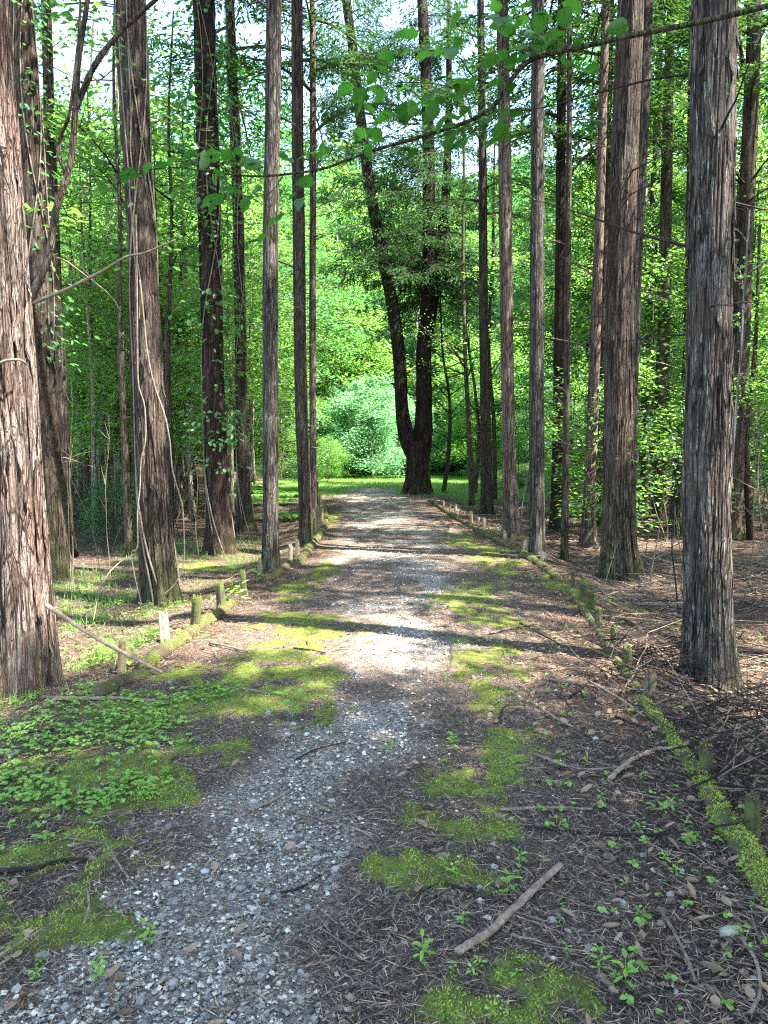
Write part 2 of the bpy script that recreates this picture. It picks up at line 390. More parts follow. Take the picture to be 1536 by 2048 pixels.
def m_moss(x, y):
    m = np.zeros(np.shape(x)); n = .9 * (fbm(x * 3, y * 3, 4, 60) - .5); n2 = 1.5 * (fbm(x * 13, y * 10, 4, 61) - .5)
    for cx, cy_, rx, ry in MBW:
        q = np.sqrt(((x - cx) / rx) ** 2 + ((y - cy_) / ry) ** 2)
        m = np.maximum(m, sst(1.3 - q + n * 2.2 + n2, 0.0, .9))
    return m * sst(fbm(x * 7, y * 7, 3, 70), .30, .48)
GRW = [(*G(a, b)[:2], c, d) for a, b, c, d in [(120, 1480, .8, .55), (40, 1600, .5, .35), (230, 1440, .5, .3), (100, 1560, .7, .4), (380, 1390, .5, .3),
       (200, 1310, 1.0, .7), (200, 1220, 1.3, 1.3), (180, 1180, 1.5, 2.), (60, 1430, .6, .4), (380, 1100, 1.5, 2), (500, 1120, .8, 1.5), (20, 1680, .3, .2)]]
def m_green(x, y):
    m = np.zeros(np.shape(x)); n = .9 * (fbm(x * 2, y * 2, 4, 80) - .5)
    for cx, cy_, rx, ry in GRW:
        q = np.sqrt(((x - cx) / rx) ** 2 + ((y - cy_) / ry) ** 2)
        m = np.maximum(m, sst(1.2 - q + n * 1.5, 0.05, .7))
    return m * (.15 + .85 * (fbm(x * 4, y * 3, 3, 91) > .48)) * np.where(y > 4.6, .5, 1.)
def m_lawn(x, y):
    a = sst(y + 1.2 * (vnoise(x, y * 0 + 2) - .5), 24.8, 27.5) * sst(y, 60, 50) * sst(x + 6.5, 0, 2)
    c = np.interp(y, GY, GX)
    a = np.maximum(a, .9 * sst(y, 54, 60)) * (1 - sst(1.1 - np.abs(x - c), 0, .3) * (y < 30.5))
    b = sst(-x + 2 + .4 * (vnoise(y, x) - .5), 0, .3) * 0
    return np.clip(a + b, 0, 1)
def m_path(x, y):
    el = np.interp(y, EY, EL); er = np.interp(y, RY, RX)
    return sst(np.minimum(x - el, er - x), .1, .9) * (y < 30)

# ------------------------------------------------------------------ ground sheet
xs = np.concatenate([-np.geomspace(4, 170, 60)[::-1], np.linspace(-3.95, 3.95, 330), np.geomspace(4, 170, 60)])
ys = np.concatenate([np.linspace(-40, .8, 30), np.linspace(1.0, 7, 260), np.geomspace(7.04, 34, 220)[0:], np.geomspace(34.6, 240, 60)])
X, Y = np.meshgrid(xs, ys); Z = gterr(X, Y)
gz = m_gravel(X, Y); mz = m_moss(X, Y)
Z = Z + .018 * mz * (.4 + .8 * fbm(X * 9, Y * 9, 2, 12)) * (Y < 15) + .012 * (fbm(X * 12, Y * 12, 2, 5) - .5) * (Y < 12)
nx, ny = len(xs), len(ys)
i, j = np.meshgrid(np.arange(ny - 1), np.arange(nx - 1), indexing='ij')
q = np.stack([i * nx + j, i * nx + j + 1, (i + 1) * nx + j + 1, (i + 1) * nx + j], -1).reshape(-1, 4)
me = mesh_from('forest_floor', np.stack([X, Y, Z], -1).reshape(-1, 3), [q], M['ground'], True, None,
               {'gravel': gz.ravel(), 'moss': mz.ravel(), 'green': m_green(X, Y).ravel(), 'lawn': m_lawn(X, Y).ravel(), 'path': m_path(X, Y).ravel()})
floor = link('ground', me, kind='structure', label='woodland floor with a raised gravel path running through it')
# stream in the hollow left of the path
sv = []
for t in np.linspace(-11, -3.2, 12):
    for s in (-.55, .55): sv.append((t, 20.5 + .25 * math.sin(t) + s, float(terr(t, 20.5)) + .10))
sq = [[2 * a, 2 * a + 1, 2 * a + 3, 2 * a + 2] for a in range(11)]
link('stream_water', mesh_from('stream_water', sv, [sq], M['water']), kind='structure', label='narrow shaded stream in the hollow left of the path')

# ------------------------------------------------------------------ scatter on the ground (uncountable)
def log_xy(n, y0, y1, spread=.62, pad=1.6, rng=RNG):
    y = np.exp(rng.uniform(math.log(y0), math.log(y1), n)); x = rng.uniform(-1, 1, n) * (spread * y + pad)
    return x, y
OCT_V = np.array([(1, 0, 0), (0, 1, 0), (-1, 0, 0), (0, -1, 0), (0, 0, 1), (0, 0, -1.)])
OCT_F = np.array([(0, 1, 4), (1, 2, 4), (2, 3, 4), (3, 0, 4), (1, 0, 5), (2, 1, 5), (3, 2, 5), (0, 3, 5)])
def stones_mesh(x, y, r, mat, rng):
    n = len(x); V = OCT_V[None] * (1 + .45 * rng.uniform(-1, 1, (n, 6, 1))) + .2 * rng.uniform(-1, 1, (n, 6, 3))
    a = rng.uniform(0, 6.28, n); ca, sa = np.cos(a)[:, None], np.sin(a)[:, None]
    V = np.stack([V[..., 0] * ca - V[..., 1] * sa, V[..., 0] * sa + V[..., 1] * ca, V[..., 2] * .62], -1) * r[:, None, None]
    V += np.stack([x, y, gterr(x, y) + .2 * r + .004], -1)[:, None]
    Fc = (np.arange(n)[:, None, None] * 6 + OCT_F[None]).reshape(-1, 3)
    return mesh_from('gravel', V.reshape(-1, 3), [Fc], mat, False, {'tint': np.repeat(rng.random(n), 8)})
x, y = log_xy(220000, 1.2, 12, .45, 1.5); keep = RNG.random(len(x)) < m_gravel(x, y) * .8 * (.5 + .5 * (fbm(x * 5, y * 5, 3, 33) > .42)) + .02
x, y = x[keep][:84000], y[keep][:84000]
r = .0020 + .0095 * RNG.random(len(x)) ** 3.6
link('gravel', stones_mesh(x, y, r * (1 + .03 * y), M['gravel'], RNG), kind='stuff', label='loose grey gravel scattered over the path')

def needles_mesh(name, x, y, L, W, mat, rng, lift=.012, tilt=.12, hexa=False):
    n = len(x); a = rng.uniform(0, 6.28, n); D = np.stack([np.cos(a), np.sin(a), rng.normal(0, tilt, n)], -1)
    Nn = np.stack([rng.normal(0, .35, n), rng.normal(0, .35, n), np.ones(n)], -1)
    C = np.stack([x, y, gterr(x, y) + .008 + rng.random(n) * lift], -1) - D * (L / 2)[:, None]
    return leaves_mesh(name, C, D, Nn, L, W, mat, rng, fold=.3, mid=.5, hexa=hexa)
x, y = log_xy(230000, 1.2, 24)
g_, m_ = m_gravel(x, y), m_moss(x, y)
keep = RNG.random(len(x)) < (1 - .62 * g_) * (1 - .62 * m_) * (1 - .8 * m_lawn(x, y)); x, y = x[keep], y[keep]
n = len(x)
link('needle_litter', needles_mesh('needle_litter', x, y, RNG.uniform(.02, .07, n), (.0018 + .0016 * RNG.random(n)) * (1 + .07 * y), M['needle'], RNG), kind='stuff',
     label='brown cedar needles and bark shreds strewn over the ground')
x, y = log_xy(7000, 1.2, 16); keep = (RNG.random(len(x)) < .15 + .85 * ((x > .75) | (x < -2.4))) & (RNG.random(len(x)) < 1 - .8 * m_moss(x, y)); x, y = x[keep], y[keep]; n = len(x)
link('leaf_litter', needles_mesh('leaf_litter', x, y, RNG.uniform(.03, .075, n), RNG.uniform(.012, .035, n), M['dry_leaf'], RNG, .02, .3, True), kind='stuff',
     label='curled brown dead leaves lying among the twigs')
# bark chips, pale
x, y = log_xy(20000, 1.2, 18); keep = RNG.random(len(x)) < (1 - .7 * m_moss(x, y)); x, y = x[keep], y[keep]; n = len(x)
link('bark_chips', needles_mesh('bark_chips', x, y, RNG.uniform(.012, .05, n), RNG.uniform(.002, .007, n), M['stick_pale'], RNG, .02, .15), kind='stuff',
     label='pale splinters of bark and wood on the ground')
# twigs
mb = MB(); x, y = log_xy(3000, 1.2, 24)
er_ = np.interp(y, RY, RX)
for a, b in zip(x, y):
    gq = float(m_gravel(a, b))
    if random.random() < .55 * gq: continue
    L = random.uniform(.05, .14 + .22 * random.random() ** 2) * (1 + .04 * b); th = random.uniform(0, math.pi)
    s = np.linspace(-.5, .5, 5); bend = random.gauss(0, .18)
    px_ = a + L * (s * math.cos(th) - bend * (s * s) * math.sin(th)); py_ = b + L * (s * math.sin(th) + bend * s * s * math.cos(th))
    P = np.stack([px_, py_, gterr(px_, py_) + .008 + .012 * random.random() + s * random.gauss(0, .05) * L], -1)
    mb.tube(P, (.0010 + .0022 * random.random() ** 2 + .0002 * b) * np.array([1.2, 1.1, 1, .8, .4]), 4, random.random())
tr_ = random.Random(77)
for _ in range(1500):
    b = math.exp(tr_.uniform(math.log(3.2), math.log(24))); a = float(np.interp(b, RY, RX)) + tr_.uniform(.1, .45 * b + 1)
    L = tr_.uniform(.15, .7) * (1 + .03 * b); th = tr_.uniform(0, math.pi); s = np.linspace(-.5, .5, 5); bend = tr_.gauss(0, .15)
    px_ = a + L * (s * math.cos(th) - bend * (s * s) * math.sin(th)); py_ = b + L * (s * math.sin(th) + bend * s * s * math.cos(th))
    mb.tube(np.stack([px_, py_, gterr(px_, py_) + .01 + .02 * tr_.random() + s * tr_.gauss(0, .12) * L], -1), (.0022 + .0035 * tr_.random() ** 2 + .00028 * b) * np.array([1.2, 1.1, 1, .8, .4]), 4, .5 * tr_.random() ** 2)
link('twig_litter', mb.mesh('twig_litter', M['stick'], False), kind='stuff', label='small fallen twigs scattered over the whole ground')
# moss tufts
x, y = log_xy(420000, 1.3, 13, .5, 1.5); keep = RNG.random(len(x)) < m_moss(x, y) ** 1.3 * .95 * (fbm(x * 22, y * 18, 3, 56) > .38); x, y = x[keep][:130000], y[keep][:130000]; n = len(x)
C = np.stack([x, y, gterr(x, y) + .018 * m_moss(x, y) * (.4 + .8 * fbm(x * 9, y * 9, 2, 12)) + .002], -1); D = np.stack([RNG.normal(0, .7, n), RNG.normal(0, .7, n), np.ones(n)], -1)
link('moss', leaves_mesh('moss', C, D, RNG.normal(0, 1, (n, 3)), RNG.uniform(.004, .009, n) * (1 + .06 * y), RNG.uniform(.002, .0045, n) * (1 + .08 * y), M['moss_tuft'], RNG, tint=np.clip(1.6 * (fbm(x * 16, y * 12, 4, 55) - .5) + .45 + .35 * (RNG.random(n) - .5), 0, 1)), kind='stuff',
     label='yellow green moss cushions growing beside the gravel')
# clover-like ground cover
def clover(x, y, rng):
    n = len(x); Cs, Ds, Ns, Ls = [], [], [], []
    h = rng.uniform(.008, .04, n); s = rng.uniform(.010, .024, n) ; a0 = rng.uniform(0, 6.28, n)
    for kk in range(3):
        a = a0 + kk * 2.094
        Ds.append(np.stack([np.cos(a), np.sin(a), rng.normal(0, .15, n)], -1)); Cs.append(np.stack([x, y, gterr(x, y) + .012 + h], -1))
        Ns.append(np.stack([rng.normal(0, .25, n), rng.normal(0, .25, n), np.ones(n)], -1)); Ls.append(s)
    return np.vstack(Cs), np.vstack(Ds), np.vstack(Ns), np.concatenate(Ls)
x, y = log_xy(70000, 1.3, 9, .5, 1.6); p = m_green(x, y) * .8 * (x < -.3) + .022 * (x > .6); keep = RNG.random(len(x)) < p; x, y = x[keep], y[keep]
C, D, Nn, L = clover(x, y, RNG)
link('clover', leaves_mesh('clover', C, D, Nn, L, L * 1.05, M['clover'], RNG, hexa=True), kind='stuff', label='small bright green three leaved ground cover')
# grass
def grass(name, x, y, h, wd, label):
    n = len(x); C = np.stack([x, y, gterr(x, y)], -1); D = np.stack([RNG.normal(0, .35, n), RNG.normal(0, .35, n), np.ones(n)], -1)
    link(name, leaves_mesh(name, C, D, RNG.normal(0, 1, (n, 3)), h, wd, M['grass'], RNG, mid=.3), kind='stuff', label=label)
x, y = log_xy(90000, 4.5, 16, .6, .5); keep = (RNG.random(len(x)) < m_green(x, y)) & (x < -1.8); x, y = x[keep], y[keep]
grass('woodland_grass', x, y, RNG.uniform(.04, .12, len(x)), .005 + .0006 * y, 'soft green grass among the left hand trunks')
y = np.exp(RNG.uniform(math.log(24.6), math.log(48), 60000)); x = RNG.uniform(-1, 1, len(y)) * .55 * y; keep = RNG.random(len(x)) < m_lawn(x, y); x, y = x[keep], y[keep]
grass('lawn_grass', x, y, RNG.uniform(.05, .13, len(x)), .02 + 0 * y, 'bright grass in the clearing where the path ends')

# individual larger stones are pieces of the ground
def stone_mesh(seed, mat):
    rr = np.random.default_rng(seed); ph = (1 + 5 ** .5) / 2
    V = unit(np.array([(-1, ph, 0), (1, ph, 0), (-1, -ph, 0), (1, -ph, 0), (0, -1, ph), (0, 1, ph), (0, -1, -ph), (0, 1, -ph), (ph, 0, -1), (ph, 0, 1), (-ph, 0, -1), (-ph, 0, 1.)]))
    Fc = np.array([(0, 11, 5), (0, 5, 1), (0, 1, 7), (0, 7, 10), (0, 10, 11), (1, 5, 9), (5, 11, 4), (11, 10, 2), (10, 7, 6), (7, 1, 8), (3, 9, 4), (3, 4, 2), (3, 2, 6), (3, 6, 8), (3, 8, 9), (4, 9, 5), (2, 4, 11), (6, 2, 10), (8, 6, 7), (9, 8, 1)])
    V = V * (1 + .3 * rr.uniform(-1, 1, (12, 1))) * np.array([1, rr.uniform(.6, .9), rr.uniform(.4, .65)])
    return mesh_from('stone', V, [Fc], mat, False, {'tint': np.full(20, .5 * rr.random())})
SM = [stone_mesh(s, M['stone']) for s in range(10)]
srng = np.random.default_rng(3); cnt = 0
fixed = [(672, 1742, .022), (605, 1675, .015), (805, 1668, .014), (270, 1710, .02), (88, 1918, .026), (480, 1780, .022), (548, 1800, .016), (500, 1935, .02), (858, 1838, .014), (960, 1778, .016), (962, 1805, .018),
         (1105, 1842, .017), (1246, 1812, .022), (1250, 1860, .015), (1077, 1652, .012), (755, 1310, .035), (535, 1430, .025), (20, 1512, .03), (360, 1838, .016), (430, 1690, .014), (620, 1730, .016), (1180, 1900, .02), (1000, 1835, .012)]
pts = [(G(a, b)[0], G(a, b)[1], s) for a, b, s in fixed]
while len(pts) < 295:
    y = math.exp(srng.uniform(math.log(1.5), math.log(8))); x = srng.uniform(-1, 1) * (.5 * y + .8)
    if srng.random() < float(m_gravel(x, y)) + .06: pts.append((x, y, srng.uniform(.010, .019) * (1 + .10 * (y - 1.5))))
for kk, (x, y, s) in enumerate(pts):
    o = link('stone', SM[kk % 10], floor, (x, y, float(terr(x, y)) + .25 * s), srng.uniform(0, 6.28), (s, s, s))
k_ = G(1460, 1872)
link('rock', stone_mesh(77, M['rock']), None, k_ + np.array([0, 0, .012]), .3, (.040, .036, .034), label='tan rounded rock lying in the litter near the lower right corner', cat='rock')

# ------------------------------------------------------------------ trunks
def trunk_mesh(name, P, R, mat, nu=40, nv=80, amp=.03, flare=.35, seed=0, lobes=5):
    """P local axis points (k,3) starting at 0,0,0; R radii; furrowed bark displaced in the mesh."""
    hmax = P[-1][2]
    S = smooth_path(np.hstack([P, np.asarray(R)[:, None]]), 400)
    # denser rings low down
    u = np.linspace(0, 1, nv) ** 1.35
    Sx = np.stack([np.interp(u, np.linspace(0, 1, 400), S[:, c]) for c in range(4)], -1)
    Pm, Rm = Sx[:, :3], Sx[:, 3]
    a = np.linspace(0, 2 * np.pi, nu, endpoint=False)
    hh = Pm[:, 2:3]; rr = Rm[:, None]
    r0 = Rm[0]
    fl = np.exp(-np.clip(hh, 0, None) / (r0 * 1.5)) * flare
    lob = (.5 + .5 * np.cos(a * lobes + seed + .9 * np.sin(a * 2 + seed * 2)))[None] ** 1.5
    circ = max(6, int(2 * np.pi * r0 / .034))            # furrow count round the trunk
    def per(ax, h, fx, fh, sd):                          # noise periodic in angle
        X1 = np.cos(a)[None] * fx / 6.28 * 1.0; X2 = np.sin(a)[None] * fx / 6.28
        return vnoise(X1 + h * fh * .7 + sd, X2 - h * fh * .4 + sd * 2)
    f1 = per(a, hh, circ, 1.1, seed + 3); f2 = per(a, hh, circ * 2.1, 2.3, seed + 11); f3 = per(a, hh, 4, .5, seed)
    rid = 1 - np.abs(2 * f1 - 1); rid2 = 1 - np.abs(2 * f2 - 1)
    fur = np.clip((rid - .78) * 4.5, 0, 1) * .8 + np.clip((rid2 - .84) * 5, 0, 1) * .5
    Rr = rr * (1 + fl * (.35 + 1.3 * lob) + 1.0 * amp * (f3 - .5) + .05 * (lob - .5) * np.exp(-hh / 2)) - np.minimum(fur, 1) * amp * rr * 1.5 + (f2 - .5) * amp * rr * .9
    V, Q, T = tube(Pm, Rr, nu)
    fv = np.concatenate([np.minimum(fur, 1).ravel(), [0, 0]])
    return mesh_from(name, V, [Q, T], mat, True, None, {'fur': fv})

def dead_branches(P, R, n, h0, h1, mat, seed, lmin=.4, lmax=1.4, leafy=0):
    rr = random.Random(seed); out = []
    for q_ in range(n):
        h = rr.uniform(h0, h1); t = np.interp(h, P[:, 2], np.arange(len(P)))
        base = np.array([np.interp(t, np.arange(len(P)), P[:, c]) for c in range(3)]); rad = np.interp(t, np.arange(len(P)), R)
        a = rr.uniform(0, 6.28); L = rr.uniform(lmin, lmax); d = np.array([math.cos(a), math.sin(a), rr.uniform(-.15, .35)])
        pts = [base + d * rad * .6]
        dd = d.copy()
        for _ in range(5):
            dd = dd + np.array([rr.gauss(0, .14), rr.gauss(0, .14), rr.gauss(-.02, .1)]); pts.append(pts[-1] + dd / np.linalg.norm(dd) * L / 5)
        mb = MB(); th = .006 + .008 * rr.random(); mb.tube(smooth_path(pts, 9), np.linspace(th, .002, 9), 5, rr.random())
        for _ in range(rr.randint(1, 4)):
            s = rr.randint(2, 4); e = pts[s] + np.array([rr.gauss(0, .25), rr.gauss(0, .25), rr.gauss(0, .12)]) * L * .6
            mb.tube(smooth_path([pts[s], (pts[s] + e) / 2 + np.array([0, 0, .02]), e], 5), np.linspace(th * .5, .0015, 5), 4, rr.random())
        out.append(mb)
    return out

# crowns of the cedars: sprays of small flattened shoots
def cedar_crown(seed, H, Rmax, nb, mat, name='crown', droop=.35, per=150, base=0., lw=(.10, .03)):
    rr = np.random.default_rng(seed); Cs = []; Ds = []; Ns = []
    br = MB()
    for b in range(nb):
        t = (b + rr.random()) / nb; z = base + t * H; L = Rmax * (1 - t) ** .7 * rr.uniform(.7, 1.15) + .4
        a = b * 2.4 + rr.normal(0, .3); d = np.array([math.cos(a), math.sin(a), .25]); s_ = np.array([-math.sin(a), math.cos(a), 0])
        s = np.linspace(0, 1, 6)[:, None]; Pb = np.array([0, 0, z]) + d * L * s - np.array([0, 0, droop]) * L * s ** 2
        br.tube(Pb, np.linspace(.025, .005, 6) * (1 + L * .2), 4, .5)
        n = int(per * L / Rmax) + 20; u = rr.uniform(.15, 1.05, n); lat = rr.normal(0, .24, n) * L * (.25 + .6 * (1 - np.abs(u - .5)))
        C = np.array([0, 0, z]) + d * (L * u)[:, None] - np.array([0, 0, 1.]) * (droop * L * u ** 2 + .25 * np.abs(lat) + rr.random(n) * .12)[:, None] + s_ * lat[:, None]
        D = d * .8 + s_ * np.sign(lat)[:, None] * .9 + np.stack([rr.normal(0, .25, n), rr.normal(0, .25, n), rr.normal(-.35, .25, n)], -1)
        Cs.append(C); Ds.append(D); Ns.append(np.stack([rr.normal(0, .5, n), rr.normal(0, .5, n), np.ones(n)], -1))
    C = np.vstack(Cs); n = len(C)
    cm = leaves_mesh(name, C, np.vstack(Ds), np.vstack(Ns), rr.uniform(.7, 1.4, n) * lw[0] * 2, rr.uniform(.7, 1.3, n) * lw[1] * 2, mat, rr)
    return cm, br.mesh('crown_branch', M['bark_thin'], False)
CEDAR_SPARSE = [cedar_crown(q_, 8, 1.9, 15, M['conifer'], per=460, lw=(.085, .020)) for q_ in (21, 22)]
CEDAR_DENSE = cedar_crown(9, 8, 2.6, 60, M['conifer'], per=420, lw=(.10, .024))
CEDAR = [cedar_crown(s, 8, 2.1, 26, M['conifer'], per=420, lw=(.085, .017)) for s in (1, 2, 3)]

def trunk_from_px(name, label, base, axis, mat, H=17, nu=40, nv=90, seed=0, amp=.035, flare=.3, crown=True, branches=6, depth=None, cat='tree', group=None, z_off=-.05, bh=(1.5, 9), ch=.68):
    """base (px, py, width px); axis list of (px, py, width px) going up; all at the depth of the base."""
    b = G(base[0], base[1]); Yd = depth or b[1]
    if depth: b = at(base[0], base[1], depth); b[2] = float(terr(b[0], b[1]))
    b[2] += z_off
    pts = [b]; R = [base[2] / 2 / F * Yd]
    for a in axis:
        pts.append(at(a[0], a[1], Yd + (a[3] if len(a) > 3 else 0))); R.append(a[2] / 2 / F * Yd)
    top = pts[-1]; d = top - pts[-2]; d = d / max(.1, d[2])
    if top[2] < H:
        for f in (.5, 1.):
            h = top[2] + (H - top[2]) * f; pts.append(top + d * (h - top[2])); R.append(R[len(axis)] * (1 - f * .75))
    t = thing(name, label, cat, tuple(b), 0, group)
    P = np.array(pts) - b
    link('trunk', trunk_mesh('trunk', P, R, mat, nu, nv, amp, flare, seed), t)
    for m_b in dead_branches(P, np.array(R), branches, bh[0], min(bh[1], H - 2), M['bark_thin'], seed):
        link('branch', m_b.mesh('branch', M['stick_dark'] if seed % 2 else M['stick'], False), t)
    if crown:
        cm, bm = CEDAR[seed % 3]; hc = H * ch
        i_ = np.interp(hc, P[:, 2], np.arange(len(P))); c0 = [np.interp(i_, np.arange(len(P)), P[:, c]) for c in range(3)]
        sc_ = (1, 1, (H * 1.06 - hc) / 8)
        link('crown', cm, t, c0, seed * 1.3, sc_)
        link('limbs', bm, t, c0, seed * 1.3, sc_, kind='stuff')
    return t, P + b, R

def bark_strips(t, Pw, R, n, seed, h0, h1, mat, wmax=.05):
    rr = random.Random(seed); P = Pw - Pw[0]
    for _ in range(n):
        z0 = rr.uniform(h0, h1); L = rr.uniform(.12, .55); w_ = rr.uniform(.012, wmax); a0 = rr.uniform(math.pi * .95, math.pi * 2.05); V = []
        zz = np.linspace(z0, z0 + L, 7); up_, dn_ = rr.uniform(0, .016), rr.uniform(0, .028); sk = rr.gauss(0, .12)
        for i, z in enumerate(zz):
            u = i / 6; r_ = np.interp(z, P[:, 2], R) + .002 + up_ * u ** 4 + dn_ * (1 - u) ** 4; c = [np.interp(z, P[:, 2], P[:, k]) for k in range(2)]
            da = w_ / 2 / r_ * (1 - .8 * abs(2 * u - 1) ** 3) + rr.uniform(-.01, .01); am = a0 + sk * (u - .5) + rr.uniform(-.01, .01)
            for aa, ro in ((am - da, r_), (am, r_ + .006), (am + da, r_), (am, r_ - .004)): V.append((c[0] + math.cos(aa) * ro, c[1] + math.sin(aa) * ro, z))
        Q = [[i * 4 + j, i * 4 + (j + 1) % 4, i * 4 + 4 + (j + 1) % 4, i * 4 + 4 + j] for i in range(6) for j in range(4)] + [[3, 2, 1, 0], [24, 25, 26, 27]]
        link('bark_strip', mesh_from('bark_strip', V, [Q], mat, False, None, {'fur': np.zeros(len(V))}), t)
TR = {}
TR['T1'] = trunk_from_px('cedar_tree', 'thick reddish cedar with peeling bark cut off by the left edge', (34, 1392, 140), [(34, 1250, 134), (22, 1000, 124), (8, 750, 118), (-8, 500, 110), (-22, 250, 104), (-40, 0, 98)], M['bark_red'], 15, 250, 480, 1, .06, .22, branches=2, bh=(6, 9))
TR['T2'] = trunk_from_px('cedar_tree', 'sunlit yellowish cedar standing directly behind the thick left edge cedar', (110, 1160, 62), [(104, 1050, 58), (88, 800, 52), (76, 550, 50), (60, 300, 48), (42, 0, 44)], M['bark'], 16, 80, 240, 2, .04, .25, branches=4)
TR['T2b'] = trunk_from_px('cedar_tree', 'slim dark cedar close behind the sunlit yellowish one at left', (135, 1112, 30), [(130, 1000, 27), (122, 800, 25), (108, 500, 23), (98, 200, 20), (92, 0, 18)], M['bark'], 16, 40, 120, 3, .04, .2, branches=6)
TR['T3'] = trunk_from_px('cedar_tree', 'tall cedar with pale vines hanging down its flared base, left of path', (325, 1212, 74), [(314, 1100, 66), (303, 900, 57), (296, 700, 54), (284, 500, 52), (272, 300, 52), (260, 0, 54)], M['bark'], 17, 160, 360, 4, .055, .36, branches=3, bh=(4, 9))
TR['T4'] = trunk_from_px('cedar_tree', 'dark cedar wrapped in leafy creeper, left of the grey straight trunk', (442, 1112, 58), [(436, 1000, 47), (428, 800, 42), (422, 600, 42), (415, 300, 42), (408, 0, 40)], M['bark_dark'], 18, 70, 200, 5, .05, .3, branches=5)
TR['T4b'] = trunk_from_px('cedar_tree', 'narrow cedar behind the creeper covered trunk, lit near its base', (492, 1062, 34), [(488, 980, 25), (483, 800, 23), (475, 400, 20), (459, 0, 18)], M['bark'], 18, 40, 120, 6, .05, .5, branches=5, ch=.48)
TR['T5'] = trunk_from_px('cedar_tree', 'straight grey cedar with lichen, nearest tree on the left path edge', (541, 1143, 40), [(541, 1050, 33), (541, 800, 31), (541, 500, 30), (545, 250, 29), (548, 0, 29)], M['bark_grey'], 17, 70, 260, 7, .045, .2, branches=4)
TR['T6'] = trunk_from_px('cedar_tree', 'straight brown cedar second in line along the left path edge', (611, 1092, 30), [(610, 1000, 26), (602, 800, 25), (598, 500, 24), (595, 250, 23), (594, 0, 22)], M['bark'], 17, 60, 200, 8, .05, .25, branches=9)
TR['T7'] = trunk_from_px('cedar_tree', 'thin cedar touching the brown trunk behind it on the left path edge', (627, 1042, 17), [(626, 900, 14), (625, 600, 13), (626, 300, 13), (625, 0, 11)], M['bark_red'], 17, 36, 120, 9, .05, .2, branches=12, ch=.48)
TR['R1'] = trunk_from_px('cedar_tree', 'narrow sunlit cedar right of the forked pine', (974, 1028, 26), [(972, 900, 22), (967, 600, 18), (965, 300, 16), (961, 0, 13)], M['bark'], 17, 40, 150, 10, .05, .3, branches=12, ch=.48)
TR['R2'] = trunk_from_px('cedar_tree', 'reddish cedar with a bright flared foot, third from the forked pine', (1023, 1078, 36), [(1018, 900, 27), (1014, 700, 26), (1011, 450, 26), (1008, 200, 24), (1004, 0, 22)], M['bark_red'], 17, 60, 200, 11, .045, .45, branches=6)
TR['R3'] = trunk_from_px('cedar_tree', 'smooth straight grey cedar standing on the right edge of the path', (1074, 1112, 32), [(1073, 900, 30), (1074, 600, 28), (1075, 300, 26), (1076, 0, 24)], M['bark_grey'], 17, 60, 240, 12, .04, .15, branches=4)
TR['R4'] = trunk_from_px('cedar_tree', 'straight cedar behind the thin leaning stem right of the path', (1113, 1062, 26), [(1115, 900, 21), (1119, 600, 19), (1122, 300, 18), (1124, 0, 16)], M['bark_dark'], 17, 40, 150, 13, .05, .3, branches=10, ch=.48)
TR['R5'] = trunk_from_px('cedar_tree', 'very thin straight stem between two cedars right of the path', (1129, 1122, 17), [(1131, 950, 14), (1134, 700, 12), (1138, 300, 11), (1139, 0, 9)], M['bark_thin'], 13, 30, 120, 14, .04, .2, branches=8, crown=True)
TR['R6'] = trunk_from_px('cedar_tree', 'cedar leaning right and lit on one side, left of the dark double trunks', (1177, 1094, 32), [(1181, 950, 24), (1190, 700, 21), (1200, 400, 18), (1212, 0, 15)], M['bark_red'], 17, 50, 180, 15, .05, .3, branches=14, ch=.48)
TR['R6b'] = trunk_from_px('cedar_tree', 'distant slim trunk showing beside the leaning cedar at upper right', (1196, 1052, 16), [(1203, 800, 14), (1212, 400, 13), (1223, 0, 11)], M['bark_thin'], 18, 30, 100, 16, .05, .3, branches=10, ch=.48)
TR['R7'] = trunk_from_px('cedar_tree', 'thick dark cedar with mossy base and stick pile at its foot', (1240, 1162, 76), [(1236, 1060, 63), (1236, 900, 58), (1240, 600, 54), (1250, 300, 50), (1262, 0, 47)], M['bark'], 17, 160, 360, 17, .055, .3, branches=7, bh=(2.5, 8))
TR['R7b'] = trunk_from_px('cedar_tree', 'pale lit trunk half hidden behind the thick dark cedar', (1256, 1128, 34), [(1258, 900, 30), (1268, 600, 26), (1282, 300, 25), (1294, 0, 24)], M['bark_grey'], 18, 50, 180, 18, .05, .2, branches=8)
TR['R8'] = trunk_from_px('cedar_tree', 'big lichen flecked cedar trunk nearest the right side', (1418, 1378, 96), [(1415, 1250, 91), (1412, 1000, 86), (1417, 700, 84), (1423, 350, 81), (1428, 0, 80)], M['bark_grey'], 16, 240, 480, 19, .05, .34, branches=8, bh=(2.2, 4.6))
TR['R9'] = trunk_from_px('cedar_tree', 'dim leaning trunk deep in shade between the two thick right cedars', (1350, 1055, 20), [(1354, 950, 17), (1366, 850, 15), (1376, 600, 14), (1385, 0, 12)], M['bark_thin'], 15, 30, 90, 20, .05, .4, branches=6)

for key, n_, h0_, h1_, m_ in (('T1', 90, .15, 3.6, 'bark_red'), ('R8', 90, .3, 4.4, 'bark_grey'), ('R7', 60, .3, 5.5, 'bark'), ('T3', 40, .3, 5.0, 'bark')):
    bark_strips(TR[key][0], TR[key][1], np.array(TR[key][2]) * 1.0, n_, n_ + len(key), h0_, h1_, M[m_])

